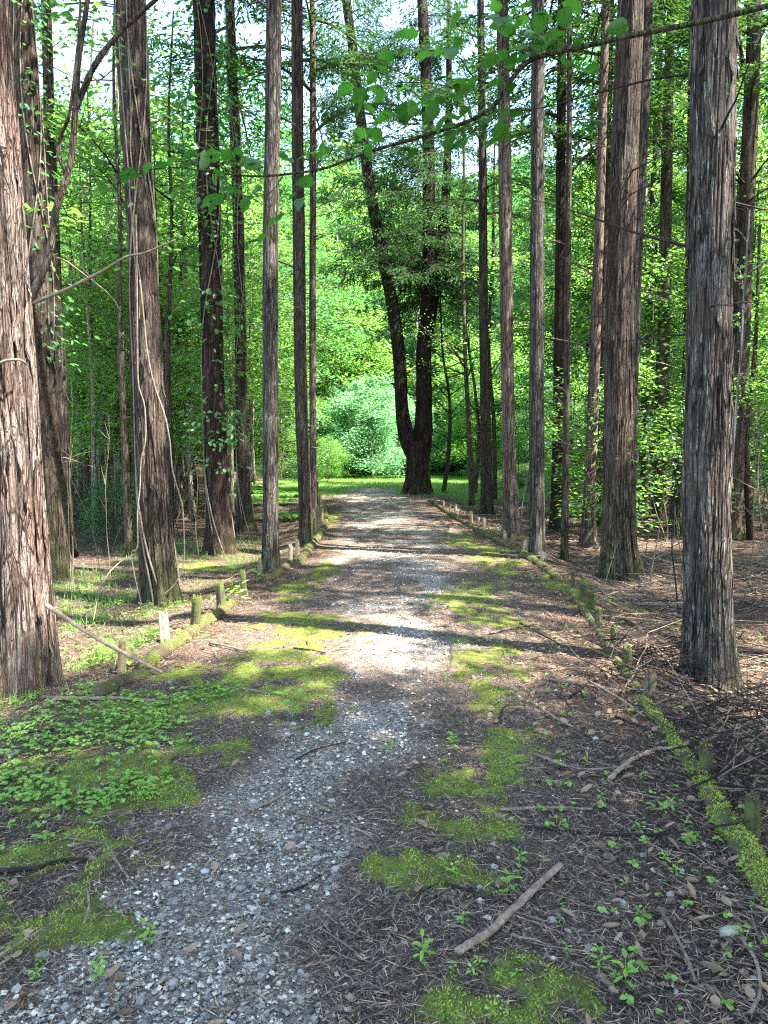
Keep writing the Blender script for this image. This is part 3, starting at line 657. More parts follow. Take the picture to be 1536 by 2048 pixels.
# ------------------------------------------------------------------ forked pine at the end of the path
fb = G(835, 988); FY = fb[1]
ft = thing('forked_pine_tree', 'dark pine forking into two tall stems at the end of the path', 'tree', tuple(fb))
def fk(pts): return np.array([at(a, b, FY + c) for a, b, c in pts]) - fb
rw = lambda *w_: [q_ / 2 / F * FY for q_ in w_]
Pm = fk([(836, 1000, 0), (836, 960, 0), (836, 915, 0), (838, 885, 0)]); link('trunk', trunk_mesh('trunk', Pm, rw(50, 44, 44, 50), M['bark_dark'], 60, 80, .06, .25, 31), ft)
l1 = fk([(834, 925, 0), (816, 880, 0), (804, 820, 0), (800, 740, 0), (790, 640, 0), (768, 520, 0), (742, 390, 0), (722, 240, 0), (704, 90, 0), (690, -20, 0), (670, -200, 0)])
link('limb', trunk_mesh('limb', l1, rw(30, 34, 27, 26, 25, 24, 22, 20, 18, 16, 6), M['bark_dark'], 36, 160, .07, 0, 32), ft)
l2 = fk([(840, 925, 0), (846, 870, 0), (848, 800, 0), (848, 700, 0), (856, 600, 0), (858, 450, 0), (856, 250, 0), (847, 50, 0), (842, -40, 0), (838, -200, 0)])
link('limb', trunk_mesh('limb', l2, rw(36, 38, 32, 31, 30, 26, 23, 20, 18, 7), M['bark_dark'], 36, 160, .07, 0, 33), ft)
l3 = fk([(852, 690, 0), (864, 620, .2), (876, 540, .3), (888, 430, .3), (896, 300, .3), (898, 150, .3), (897, 0, .3)])
link('limb', trunk_mesh('limb', l3, rw(22, 22, 20, 18, 15, 12, 8), M['bark_dark'], 24, 100, .07, 0, 34), ft)
rr = np.random.default_rng(8); Cs = []; Ds = []; Ns = []; bm = MB()
def spray(o, d, L, n, wd=.28, droop=.25):
    s_ = unit(np.cross(d, np.array([0, 0, 1.]))); s = np.linspace(0, 1, 6)[:, None]
    bm.tube(o + d * L * s - np.array([0, 0, droop]) * L * s ** 2, np.linspace(.025, .006, 6), 4, .5)
    for _ in range(4):
        u0 = rr.uniform(.3, .9); p = o + d * L * u0 - np.array([0, 0, droop]) * L * u0 ** 2; e = p + s_ * rr.choice([-1, 1]) * L * .3 + d * .2 * L - np.array([0, 0, .15])
        bm.tube(np.linspace(p, e, 4), np.linspace(.008, .003, 4), 3, .5)
    u = rr.uniform(.2, 1.05, n); lat = rr.normal(0, wd, n) * L * np.clip(1.15 - u, .2, 1)
    u = np.round(u * 9) / 9 + rr.normal(0, .02, n)
    C = o + d * (L * u)[:, None] - np.array([0, 0, 1.]) * (droop * L * u ** 2 + .5 * lat ** 2 + rr.random(n) * .25)[:, None] + s_ * lat[:, None]
    D = d * .5 + s_ * np.sign(lat)[:, None] * .6 + np.stack([rr.normal(0, .3, n), rr.normal(0, .3, n), rr.normal(-.6, .3, n)], -1)
    Cs.append(C); Ds.append(D); Ns.append(rr.normal(0, 1, (n, 3)))
for P_, z0, nb in ((l1, 7.5, 80), (l2, 6.2, 70), (l3, 6.0, 46)):
    for _ in range(nb):
        h = rr.uniform(z0, 17.5) if _ > 5 else rr.uniform(z0, 9); o = np.array([np.interp(h, P_[:, 2], P_[:, c]) for c in range(2)] + [h]); a = rr.uniform(0, 6.28)
        spray(o, np.array([math.cos(a), math.sin(a), rr.uniform(-.1, .25)]), rr.uniform(1.2, 2.8), 330)
C = np.vstack(Cs); n = len(C)
link('crown', leaves_mesh('crown', C, np.vstack(Ds), np.vstack(Ns), rr.uniform(.10, .24, n), rr.uniform(.022, .045, n), M['conifer'], rr), ft)
link('crown_branches', bm.mesh('crown_branches', M['bark_thin'], False), ft, kind='stuff')

# ------------------------------------------------------------------ broadleaved trees of the understorey and the hill
def broadleaf(seed, H, base, rad, nb, per, leaf, mat, barkm, stem_r=.05, lean=.06, tier=.12):
    rr = np.random.default_rng(seed)
    k = 6; P = np.zeros((k, 3)); P[:, 2] = np.linspace(0, H, k); P[1:, :2] = np.cumsum(rr.normal(0, lean * H / k, (k - 1, 2)), 0)
    S = smooth_path(P, 26); tb = MB(); tb.tube(S, np.linspace(stem_r, stem_r * .2, 26), 7, .4)
    Cs, Ds, Ns = [], [], []
    for b in range(nb):
        t = (b + rr.random()) / nb; z = base + (H - base) * t; o = np.array([np.interp(z, S[:, 2], S[:, c]) for c in range(2)] + [z])
        prof = math.sin(math.pi * min(1, .18 + .82 * t)) ** .6
        L = rad * prof * rr.uniform(.55, 1.15) + .2; a = b * 2.4 + rr.normal(0, .4); d = np.array([math.cos(a), math.sin(a), rr.uniform(.05, .55)])
        s_ = np.array([-math.sin(a), math.cos(a), 0]); s = np.linspace(0, 1, 6)[:, None]
        cur = lambda u: o + d * L * u - np.array([0, 0, .35]) * L * u ** 2
        tb.tube(cur(s), np.linspace(stem_r * .35 * (1 - t * .6), .004, 6), 4, .4)
        for _ in range(5):
            u0 = rr.uniform(.3, .85); p = cur(u0); e = p + s_ * rr.choice([-1, 1]) * L * rr.uniform(.2, .4) + d * .25 * L
            tb.tube(np.linspace(p, e, 3), np.array([.006, .004, .002]) * (1 + L * .3), 3, .4)
        n = int(per * (.5 + .7 * L / rad)); u = rr.uniform(.25, 1.1, n) ** .8; lat = rr.uniform(-1, 1, n) * L * .5 * np.sin(np.clip(u, 0, 1.1) * 2.6) ** .7
        # leaves gather along twigs: quantise the lateral fan a little
        q_ = rr.integers(0, 9, n); u = .7 * u + .3 * (q_ / 9 + .15); lat = lat * (.6 + .4 * np.cos(q_ * 2.3))
        C = cur(u[:, None]) + s_ * lat[:, None] + np.stack([rr.normal(0, .05, n), rr.normal(0, .05, n), rr.normal(0, tier, n) - .12 * np.abs(lat)], -1)
        D = d * .7 + s_ * np.sign(lat)[:, None] * .7 + np.stack([rr.normal(0, .5, n), rr.normal(0, .5, n), rr.normal(-.2, .3, n)], -1)
        Cs.append(C); Ds.append(D); Ns.append(np.stack([rr.normal(0, .38, n), rr.normal(0, .38, n), np.ones(n)], -1))
    C = np.vstack(Cs); n = len(C); L_ = rr.uniform(.7, 1.3, n) * leaf
    return leaves_mesh('crown', C, np.vstack(Ds), np.vstack(Ns), L_, L_ * .62, mat, rr), tb.mesh('trunk', barkm, True)
def set_tree(v, name, label, x, y, rz, s, group, cat='tree', dz=-.06):
    cm, tm = v; t = thing(name, label, cat, (x, y, float(terr(x, y)) + dz), rz, group)
    t.scale = (s[0], s[0], s[1]) if not np.isscalar(s) else (s,) * 3
    link('trunk', tm, t); link('crown', cm, t); return t
MARKS = [(8, 'left edge cedar'), (76, 'yellowish cedar'), (290, 'vine hung cedar'), (420, 'creeper cedar'), (541, 'grey left cedar'), (602, 'brown left cedar'), (790, 'forked pine'),
         (967, 'narrow right cedar'), (1014, 'reddish cedar'), (1074, 'grey right cedar'), (1119, 'thin paired cedars'), (1190, 'leaning cedar'), (1245, 'thick dark cedar'), (1418, 'big lichen cedar')]
def where(x, y):
    px = 768 + F * x / y if y > .5 else (-999 if x < 0 else 9999)
    if px < MARKS[0][0]: return 'beyond the left edge of the view'
    if px > 1536: return 'beyond the right edge of the view'
    band = 'just' if y < 17 else 'some way' if y < 26 else 'far' if y < 45 else 'very far'
    k_ = max(i for i, m_ in enumerate(MARKS) if m_[0] <= px)
    if k_ == len(MARKS) - 1: return band + ' back, right of the big lichen cedar'
    return band + ' back between ' + MARKS[k_][1] + ' and ' + MARKS[k_ + 1][1]
BL = [broadleaf(101, 8, 3.0, 2.6, 28, 200, .115, M['leaf'], M['bark_thin'], .055),
      broadleaf(102, 9, 3.4, 2.4, 30, 200, .11, M['leaf'], M['bark_pale'], .06),
      broadleaf(103, 6.5, 2.0, 2.2, 28, 190, .105, M['leaf_teal'], M['bark_thin'], .04),
      broadleaf(104, 11, 4.2, 2.9, 32, 200, .12, M['leaf'], M['bark_pale'], .08)]
HL = [broadleaf(201, 11, 1.2, 4.0, 40, 210, .27, M['leaf'], M['bark_thin'], .12, tier=.3),
      broadleaf(202, 12, 1.2, 3.8, 46, 260, .27, M['leaf_teal'], M['bark_pale'], .12, tier=.3),
      broadleaf(203, 9, .8, 3.6, 40, 260, .25, M['leaf'], M['bark_thin'], .1, tier=.3)]
TL = [broadleaf(151, 15, 4.0, 4.2, 38, 210, .17, M['leaf'], M['bark_thin'], .13), broadleaf(152, 16, 5.0, 3.8, 38, 210, .16, M['leaf_dark'], M['bark_pale'], .13), broadleaf(153, 14, 4.0, 3.8, 36, 210, .16, M['leaf_teal'], M['bark_thin'], .12)]
SH = [broadleaf(301, 1.9, .25, 1.1, 22, 150, .07, M['leaf_teal'], M['bark_thin'], .02),
      broadleaf(302, 1.3, .1, 1.0, 20, 140, .06, M['leaf_dark'], M['bark_thin'], .015),
      broadleaf(303, 2.8, .5, 1.3, 26, 170, .075, M['leaf'], M['bark_thin'], .022)]
trng = random.Random(4)
taken = [(float(v[1][0][0]), float(v[1][0][1])) for v in TR.values()] + [(fb[0], fb[1])]
def free(x, y, d): return all((x - a) ** 2 + (y - b) ** 2 > d * d for a, b in taken)
def corridor(y): return -3.2 - .02 * y if y < 30 else -5.0, (3.4 if y < 18 else 5.0) if y < 30 else 5.0
names = ['leafy_tree', 'pale_stemmed_tree', 'understorey_tree', 'tall_leafy_tree']
labs = ['slender bright leafed tree ', 'pale stemmed leafy tree ', 'low cool green tree ', 'tall leafy tree ']
cnt = 0; tries = 0
while cnt < 74 and tries < 6000:
    tries += 1
    y = trng.uniform(10, 50); x = trng.uniform(-.62, .62) * y * 1.05
    cl, cr_ = corridor(y)
    if cl < x < cr_ or (y < 15 and abs(x) < 5.2): continue
    if 3 < x < 11 and y < 21 and (trng.random() < .8 or (x < 9.5 and y < 17)): continue
    if 8 < x < 14 and 20 < y < 24: continue
    if -4 < x < 15 and 32 < y < 51: continue
    if x < 0 and y < 22 and trng.random() < .6: continue
    if not free(x, y, 1.7 if y > 18 else 1.2): continue
    v = trng.choices([0, 1, 2, 3], [3, 3, 2.2, 2.5])[0]
    s = trng.uniform(.8, 1.15)
    set_tree(BL[v], names[v], labs[v] + where(x, y), x, y, trng.uniform(0, 6.28), s, 'leafy trees in the wood ' + ('left' if x < 0 else 'right') + ' of the path')
    taken.append((x, y)); cnt += 1
PO = [broadleaf(111, 9, 4.6, 1.5, 8, 90, .085, M['leaf'], M['bark_pale'], .055, .03), broadleaf(112, 10, 5.2, 1.4, 8, 90, .085, M['leaf'], M['bark_thin'], .07, .04)]
cnt = 0
while cnt < 105:
    y = trng.uniform(11, 34); x = trng.uniform(-.6, .6) * y; cl, cr_ = corridor(y)
    if cl < x < cr_ or (x > 0 and trng.random() < .5) or (x > 0 and y < 19) or not free(x, y, .7): continue
    v = trng.randrange(2)
    set_tree(PO[v], 'pole_tree', ('pale mottled' if v == 0 else 'thin dark') + ' pole tree ' + where(x, y), x, y, trng.uniform(0, 6.28), trng.uniform(.8, 1.2), 'pole stemmed trees in the wood')
    taken.append((x, y)); cnt += 1
for px_, y, s_ in ((985, 62, 1.5), (1060, 58, 1.5), (1105, 63, 1.55), (1165, 56, 1.4), (1235, 52, 1.4), (905, 66, 1.5), (820, 60, 1.6), (735, 66, 1.7), (670, 60, 1.6), (560, 42, 1.4), (505, 34, 1.2), (1330, 30, 1.15), (455, 38, 1.3), (640, 47, 1.45), (1400, 25, 1.1), (1500, 28, 1.2), (210, 44, 1.4), (140, 36, 1.2), (370, 46, 1.4), (300, 36, 1.2), (1290, 26, 1.1), (1190, 27, 1.1)):
    x = (px_ - 768) / F * y; v = (px_ + y) % 3
    set_tree(TL[v], 'tall_broadleaf', ['tall sunlit broadleaf ', 'tall deep green broadleaf ', 'tall cool green broadleaf '][v] + where(x, y), x, y, px_, s_, 'tall broadleaf trees filling the sky'); taken.append((x, y))
cnt = 0; tries = 0
while cnt < 40 and tries < 5000:
    tries += 1
    y = trng.uniform(23, 52); x = trng.uniform(-.62, .62) * y
    if (-5.5 - .05 * y < x < 8.5) or (32 < y < 52 and -6 < x < 16) or (x < 0 and trng.random() < .5) or not free(x, y, 2.4): continue
    v = trng.choice([0, 0, 1, 2])
    set_tree(TL[v], 'tall_broadleaf', ['tall sunlit broadleaf', 'tall deep green broadleaf', 'tall cool green broadleaf'][v] + ' ' + where(x, y), x, y, trng.uniform(0, 6.28), trng.uniform(.85, 1.15), 'tall broadleaf trees filling the sky')
    taken.append((x, y)); cnt += 1
LB = broadleaf(105, 5.4, 1.7, 2.0, 34, 190, .10, M['leaf'], M['bark_pale'], .035)
cnt = 0; tries = 0
while cnt < 12 and tries < 900:
    tries += 1
    y = trng.uniform(13, 27); x = trng.uniform(-.5 * y, -4.6) if cnt % 3 else trng.uniform(6.5, .5 * y + 1)
    if not free(x, y, .8): continue
    set_tree(LB, 'young_tree', 'young bright leafed bushy tree ' + where(x, y), x, y, trng.uniform(0, 6.28), trng.uniform(.8, 1.25), 'young bushy trees in the wood'); taken.append((x, y)); cnt += 1
# belt behind the clearing and hillside
cnt = 0; tries = 0
while cnt < 180 and tries < 9000:
    tries += 1
    y = trng.uniform(50, 135); x = trng.uniform(-.6, .6) * y * (.35 if cnt < 50 else 1)
    if not free(x, y, 3.1 + y * .010): continue
    if y < 56 and abs(x - 1.5) < 3.5: continue
    v = trng.randrange(3)
    set_tree(HL[v], 'hillside_tree', ['sunlit broad tree ', 'cool green tree ', 'low rounded tree '][v] + ('low slope, ' if y < 75 else 'mid slope, ' if y < 105 else 'hilltop, ') + where(x, y).replace('very far back ', ''), x, y, trng.uniform(0, 6.28), trng.uniform(.8, 1.25), 'trees on the hillside')
    taken.append((x, y)); cnt += 1
MI = [broadleaf(401, 5, .3, 2.4, 40, 240, .15, M['leaf_mint'], M['bark_pale'], .04, tier=.16), broadleaf(402, 7, .5, 2.6, 46, 240, .15, M['leaf'], M['bark_pale'], .05, tier=.16)]
cnt = 0; tries = 0
while cnt < 26 and tries < 2000:
    tries += 1
    y = trng.uniform(43, 60); x = trng.uniform(-9, 11)
    if (abs(x - 1.8) < 1.6 and y < 50) or not free(x, y, 2.1): continue
    v = 0 if trng.random() < .7 else 1
    set_tree(MI[v], 'clearing_tree', ('pale mint' if v == 0 else 'fresh green') + ' bushy tree ' + where(x, y), x, y, trng.uniform(0, 6.28), trng.uniform(.8, 1.2), 'bushy trees behind the clearing')
    taken.append((x, y)); cnt += 1
# shrubs round the clearing and along the wood floor
cnt = 0; tries = 0
while cnt < 95 and tries < 6000:
    tries += 1
    y = trng.uniform(13, 50) if cnt % 4 == 0 else trng.uniform(27, 52); x = trng.uniform(-.6, .6) * y; cl, cr_ = corridor(y)
    if y < 36 and cl < x < cr_: continue
    if y >= 36 and abs(x - 2) < 3: continue
    if not free(x, y, .9): continue
    v = trng.randrange(3) if x < 0 else trng.choice([0, 1, 1, 2])
    set_tree(SH[v], 'shrub', ['cool green', 'dark low', 'light green upright'][v] + ' shrub ' + where(x, y), x, y, trng.uniform(0, 6.28), trng.uniform(.7, 1.3), 'shrubs in the undergrowth', 'shrub')
    taken.append((x, y)); cnt += 1
# unseen cedars added right of, behind and left of the viewer to shade the path
cd_mesh = None
P_ = np.array([(0, 0, 0), (.05, 0, 5), (0, .06, 11), (0, 0, 17)]); R_ = [.19, .16, .12, .04]
cd_mesh = trunk_mesh('trunk', P_, R_, M['bark'], 24, 40, .05, .3, 41)
for gx in range(-3, 8):
    for gy in range(-3, 9):
        x = gx * 4.6 + trng.uniform(-1, 1) + 1.5; y = gy * 4.6 + trng.uniform(-1, 1) - 2
        if abs(x) < .62 * max(y, 0) + 1.2 or (abs(x) < 3.0) or x < -9: continue
        if not free(x, y, 1.6) or (4 < x < 12 and -6 < y < 3.5) or (4 < x < 11 and y > 3) or (x < 0 and trng.random() < .75): continue
        t = thing('added_shade_cedar', 'cedar added for shade ' + where(x, y), 'tree', (x, y, float(terr(x, y)) - .05), trng.uniform(0, 6.28), 'cedars added to shade the path')
        link('trunk', cd_mesh, t); cm, bm_ = CEDAR[trng.randrange(3)]
        link('crown', cm, t, (0, 0, 8.2), 0, (1.1, 1.1, 1.15)); link('limbs', bm_, t, (0, 0, 8.2), 0, (1.1, 1.1, 1.15), kind='stuff'); taken.append((x, y))

for x, y in ((6.6, -1.6), (9.2, .2), (7.7, 0.2), (5.2, -4.0), (10.5, -2.6), (8.2, -5.0)):  # crowns added out of view to keep the foreground in shade
    t = thing('added_shade_cedar', 'dense crowned cedar added for shade beyond the right edge of the view, ' + ('nearest' if x < 7 else 'middle' if x < 9 else 'outer') + ' row', 'tree', (x, y, float(terr(x, y)) - .05), x, 'cedars added to shade the path')
    link('trunk', cd_mesh, t); cm, bm_ = CEDAR[0] if x in (7.7, 9.2) else CEDAR_DENSE
    link('crown', cm, t, (0, 0, 7.2), 0, 1.15); link('limbs', bm_, t, (0, 0, 7.2), 0, 1.15, kind='stuff')
for x, yy in ((7.3, 4.7), (10.6, 5.0), (11.5, 9.4), (10.8, 13.6), (11.2, 18.0)):  # thin crowns added out of view to break up the sun patches
    t = thing('added_shade_cedar', 'thin crowned cedar added for shade further right of the path', 'tree', (x, yy, float(terr(x, yy)) - .05), yy, 'cedars added to shade the path')
    link('trunk', cd_mesh, t); cm, bm_ = CEDAR_SPARSE[int(yy) % 2]
    link('crown', cm, t, (0, 0, 8.6), 0, (1.0, 1.0, 1.0)); link('limbs', bm_, t, (0, 0, 8.6), 0, (1.0, 1.0, 1.0), kind='stuff'); taken.append((x, yy))
yy = 6.4  # row of gappy crowns added to throw sun stripes across the path
while yy < 26:
    x = 7.6 + trng.uniform(-.9, .9)
    if free(x, yy, .8):
        t = thing('added_shade_cedar', 'cedar added for shade ' + where(x, yy), 'tree', (x, yy, float(terr(x, yy)) - .05), trng.uniform(0, 6.28), 'cedars added to shade the path')
        link('trunk', cd_mesh, t); cm, bm_ = CEDAR_SPARSE[trng.randrange(2)]
        link('crown', cm, t, (0, 0, 8), 0, (1.0, 1.0, 1.1)); link('limbs', bm_, t, (0, 0, 8), 0, (1.0, 1.0, 1.1), kind='stuff'); taken.append((x, yy))
    yy += 4.2
# thin bare stems in the dim undergrowth
def bare_stem(seed, H, mat):
    rr = random.Random(seed); mb = MB(); p = np.zeros(3); pts = [p]; d = np.array([rr.gauss(0, .12), rr.gauss(0, .12), 1.])
    for _ in range(7): d = d + np.array([rr.gauss(0, .09), rr.gauss(0, .09), 0]); pts.append(pts[-1] + d / np.linalg.norm(d) * H / 7)
    th = .006 + .006 * rr.random(); mb.tube(smooth_path(pts, 16), np.linspace(th, .002, 16), 5, rr.random())
    for _ in range(6):
        s = rr.randint(2, 6); e = pts[s] + np.array([rr.gauss(0, .3), rr.gauss(0, .3), rr.uniform(.1, .5)]) * H * .3
        mb.tube(smooth_path([pts[s], (pts[s] + e) / 2 + np.array([rr.gauss(0, .03)] * 3), e], 6), np.linspace(th * .5, .001, 6), 4, rr.random())
    return mb.mesh('bare_sapling', mat, False)
BS = [bare_stem(s, h, m) for s, h, m in ((1, 2.2, M['vine']), (2, 1.6, M['stick']), (3, 2.8, M['stick_dark']), (4, 1.3, M['vine']), (5, 2.2, M['stick_dark']))]
for q_ in range(120):
    y = trng.uniform(7.5, 26); x = trng.choice([-1, 1]) * trng.uniform(2.6, .55 * y + 1.2)
    if abs(x) > .6 * y: continue
    v = trng.randrange(5)
    link('bare_sapling', BS[v], None, (x, y, float(terr(x, y)) - .02), trng.uniform(0, 6.28), trng.uniform(.7, 1.3), cat='sapling', group='bare saplings among the trunks',
         label=('pale' if v in (0, 3) else 'brown' if v == 1 else 'dark') + ' bare sapling stem ' + where(x, y))
# saplings near the thick dark cedar at right
for px_, py_, v, s in ((1290, 1110, 0, 1.0), (1335, 1150, 0, .9), (1300, 1180, 3, 1.1), (1262, 1160, 3, 1.2), (1320, 1100, 4, .9), (1360, 1190, 3, 1.), (1205, 1230, 1, .5)):
    p = G(px_, py_)
    link('bare_sapling', BS[v], None, (p[0], p[1], p[2] - .02), px_ * .7, s, cat='sapling', group='pale saplings right of the thick dark cedar', label='pale leafless sapling stem between the two thick right hand cedars')

def px_tube(name, label, pts, w0, w1, mat, n=40, nu=7, cat='branch', parent=None, rough=.12, seed=0):
    """pts (px,py,depth) ; widths in metres."""
    P = smooth_path([at(a, b, c) for a, b, c in pts], n); rr = np.random.default_rng(seed)
    R = np.linspace(w0, w1, n)[:, None] * (1 + rough * rr.uniform(-1, 1, (n, nu)))
    V, Q, T = tube(P, R, nu)
    me = mesh_from(name, V, [Q, T], mat, True, {'tint': np.full(len(Q) + len(T), .2)})
    return link(name, me, parent, label=label, cat=cat if label else None), P
# slender trees right of the fork and at the right edge
def slim(name, label, pts, w0, w1, mat, twigs=6, seed=0, leafy=None):
    t = thing(name, label, 'tree')
    b = G(pts[0][0], pts[0][1]); t.location = tuple(b); Yd = b[1]
    P = smooth_path([b - b] + [at(a, c, Yd) - b for a, c in pts[1:]], 40)
    tm = MB(); tm.tube(P, np.linspace(w0, w1, 40), 8, .3); link('trunk', tm.mesh('trunk', mat, True), t)
    rr = random.Random(seed)
    Cs = []
    for q_ in range(twigs):
        s = rr.randint(8, 36); o = P[s]; a = rr.uniform(0, 6.28); L = rr.uniform(.5, 1.6) * (Yd / 18) ** .5
        e = o + np.array([math.cos(a), math.sin(a), rr.uniform(.2, .9)]) * L; md = (o + e) / 2 + np.array([rr.gauss(0, .06), rr.gauss(0, .06), .08])
        mb = MB(); mb.tube(smooth_path([o, md, e], 8), np.linspace(w0 * .35, .003, 8), 5, .3); link('branch', mb.mesh('branch', mat, True), t)
        if leafy:
            r2 = np.random.default_rng(seed * 50 + q_); n = leafy; C = o + (e - o) * r2.uniform(.3, 1.1, (n, 1)) + r2.normal(0, 1, (n, 3)) * np.array([.28, .28, .07]) * L * .6
            Cs.append(C)
    if Cs:
        C = np.vstack(Cs); r2 = np.random.default_rng(seed); n = len(C)
        link('crown', leaves_mesh('crown', C, r2.normal(0, 1, (n, 3)) * np.array([1, 1, .4]), np.stack([r2.normal(0, .35, n), r2.normal(0, .35, n), np.ones(n)], -1), .075, .045, M['leaf'], r2), t)
slim('slender_tree', 'thin dark branching tree just right of the forked pine', [(887, 985), (896, 920), (900, 840), (897, 780), (885, 700), (880, 560)], .09, .03, M['bark_thin'], 12, 1, 60)
slim('slender_tree', 'thin mossy tree with slight lean, left of the narrow sunlit cedar', [(944, 1010), (940, 900), (935, 800), (930, 700), (926, 500), (930, 200)], .10, .04, M['bark_thin'], 10, 2, 60)
slim('slender_tree', 'dark curved tree close left of the narrow sunlit cedar', [(950, 985), (958, 880), (950, 780), (935, 680), (925, 560)], .09, .03, M['bark_thin'], 8, 3, 60)
slim('slender_tree', 'thin tree leaning away behind the narrow sunlit cedar', [(990, 1000), (988, 850), (978, 700), (985, 500), (990, 250)], .09, .03, M['bark_thin'], 8, 4, 60)
slim('slender_tree', 'pale curved sapling stem hugging the right side of the big lichen cedar', [(1455, 1230), (1456, 1100), (1462, 950), (1472, 820), (1482, 700), (1490, 560), (1500, 420)], .022, .008, M['bark_pale'], 9, 5, 40)
slim('slender_tree', 'dark crooked tree in the shade near the right frame edge', [(1500, 1080), (1492, 900), (1488, 750), (1470, 600), (1475, 450), (1500, 330), (1490, 150), (1460, 0)], .07, .03, M['bark_dark'], 12, 6, 50)
slim('slender_tree', 'mossy stump like tree stem deep at the right edge', [(1485, 1070), (1484, 1000), (1490, 900), (1510, 700), (1520, 450)], .09, .03, M['bark_thin'], 5, 7, 50)
slim('slender_tree', 'thin mottled tree in the left wood beyond the vine hung cedar', [(195, 1010), (198, 920), (206, 820), (215, 700), (212, 500), (225, 300), (230, 100)], .10, .05, M['bark_pale'], 6, 8, 70)
slim('slender_tree', 'pale mottled tree further left in the left wood', [(160, 1000), (158, 850), (150, 700), (165, 500), (180, 200), (190, 0)], .09, .04, M['bark_pale'], 6, 9, 70)
slim('slender_tree', 'dark straight young tree left of the creeper covered trunk', [(232, 985), (236, 850), (226, 600), (232, 400), (234, 150)], .07, .04, M['bark_thin'], 6, 10, 70)
slim('slender_tree', 'leaning mossy stem with glowing foot beyond the creeper covered trunk', [(392, 1000), (385, 930), (372, 850), (380, 700), (388, 500)], .1, .05, M['bark_thin'], 6, 11, 70)

# ------------------------------------------------------------------ curved sapling at left, with light branch
t1y = float(TR['T1'][1][0][1])
sp = thing('curving_sapling', 'dark curving sapling rising beside the thick left edge cedar', 'sapling')
o1, PS = px_tube('stem', None, [(150, 1112, 9.0), (112, 900, 8.2), (68, 640, 7.2), (62, 600, 7.0), (95, 520, 7.0), (112, 420, 7.0), (140, 330, 7.0), (150, 230, 7.0), (158, 120, 7.0), (175, 0, 7.0), (180, -60, 7)], .045, .02, M['bark_thin'], 90, 8, parent=sp)
px_tube('branch', None, [(149, 225, 7.0), (190, 130, 7.0), (240, 65, 7.0), (310, 0, 6.8), (350, -40, 6.7)], .03, .015, M['bark_thin'], 40, 7, parent=sp)
px_tube('branch', None, [(132, 345, 7.0), (118, 310, 7.0), (122, 270, 7.0), (140, 220, 6.9), (158, 60, 6.9), (160, -20, 6.9)], .022, .010, M['bark_thin'], 40, 7, parent=sp)
px_tube('branch', None, [(66, 606, 7.0), (130, 580, 6.8), (200, 545, 6.6), (250, 515, 6.4), (292, 505, 6.3), (350, 480, 6.2)], .018, .006, M['vine'], 40, 6, parent=sp)
px_tube('branch', None, [(149, 205, 7.0), (180, 155, 6.9), (200, 160, 6.8), (245, 120, 6.6)], .009, .004, M['bark_thin'], 20, 5, parent=sp)
# vines on the tall cedar
t3y = float(TR['T3'][1][0][1]); r3 = .165
def vine(label, pts, rad=.009, dy=0):
    px_tube('climbing_vine', label, [(a, b, t3y - r3 - .04 + dy) for a, b in pts], rad, rad * .7, M['vine'], 120, 6, cat='vine', seed=len(label))
vine('pale woody vine snaking down the middle left of the tall cedar', [(272, 430), (274, 560), (275, 700), (277, 768), (289, 813), (291, 878), (282, 922), (280, 974), (275, 1025), (275, 1093), (263, 1107), (270, 1155), (284, 1212)])
vine('pale vine crossing the tall cedar and hanging free on its right', [(280, 560), (288, 640), (294, 700), (308, 768), (328, 826), (339, 878), (345, 939), (359, 990), (366, 1025), (368, 1120), (352, 1165), (320, 1195), (297, 1211)])
vine('thin pale vine running straight up the upper tall cedar', [(236, 40), (242, 150), (250, 260), (256, 330), (262, 420), (270, 520), (272, 600)], .007)
vine('second thin vine beside the first on the upper tall cedar', [(256, 100), (262, 220), (261, 300), (270, 380), (268, 470), (280, 560), (279, 640)], .006)
px_tube('climbing_vine', 'looping bare vine between tall cedar and the grass patch', [(267, 1110, 7.6), (245, 1120, 7.5), (215, 1150, 7.3), (197, 1190, 7.1), (187, 1240, 6.7)], .007, .004, M['vine'], 40, 5, cat='vine')

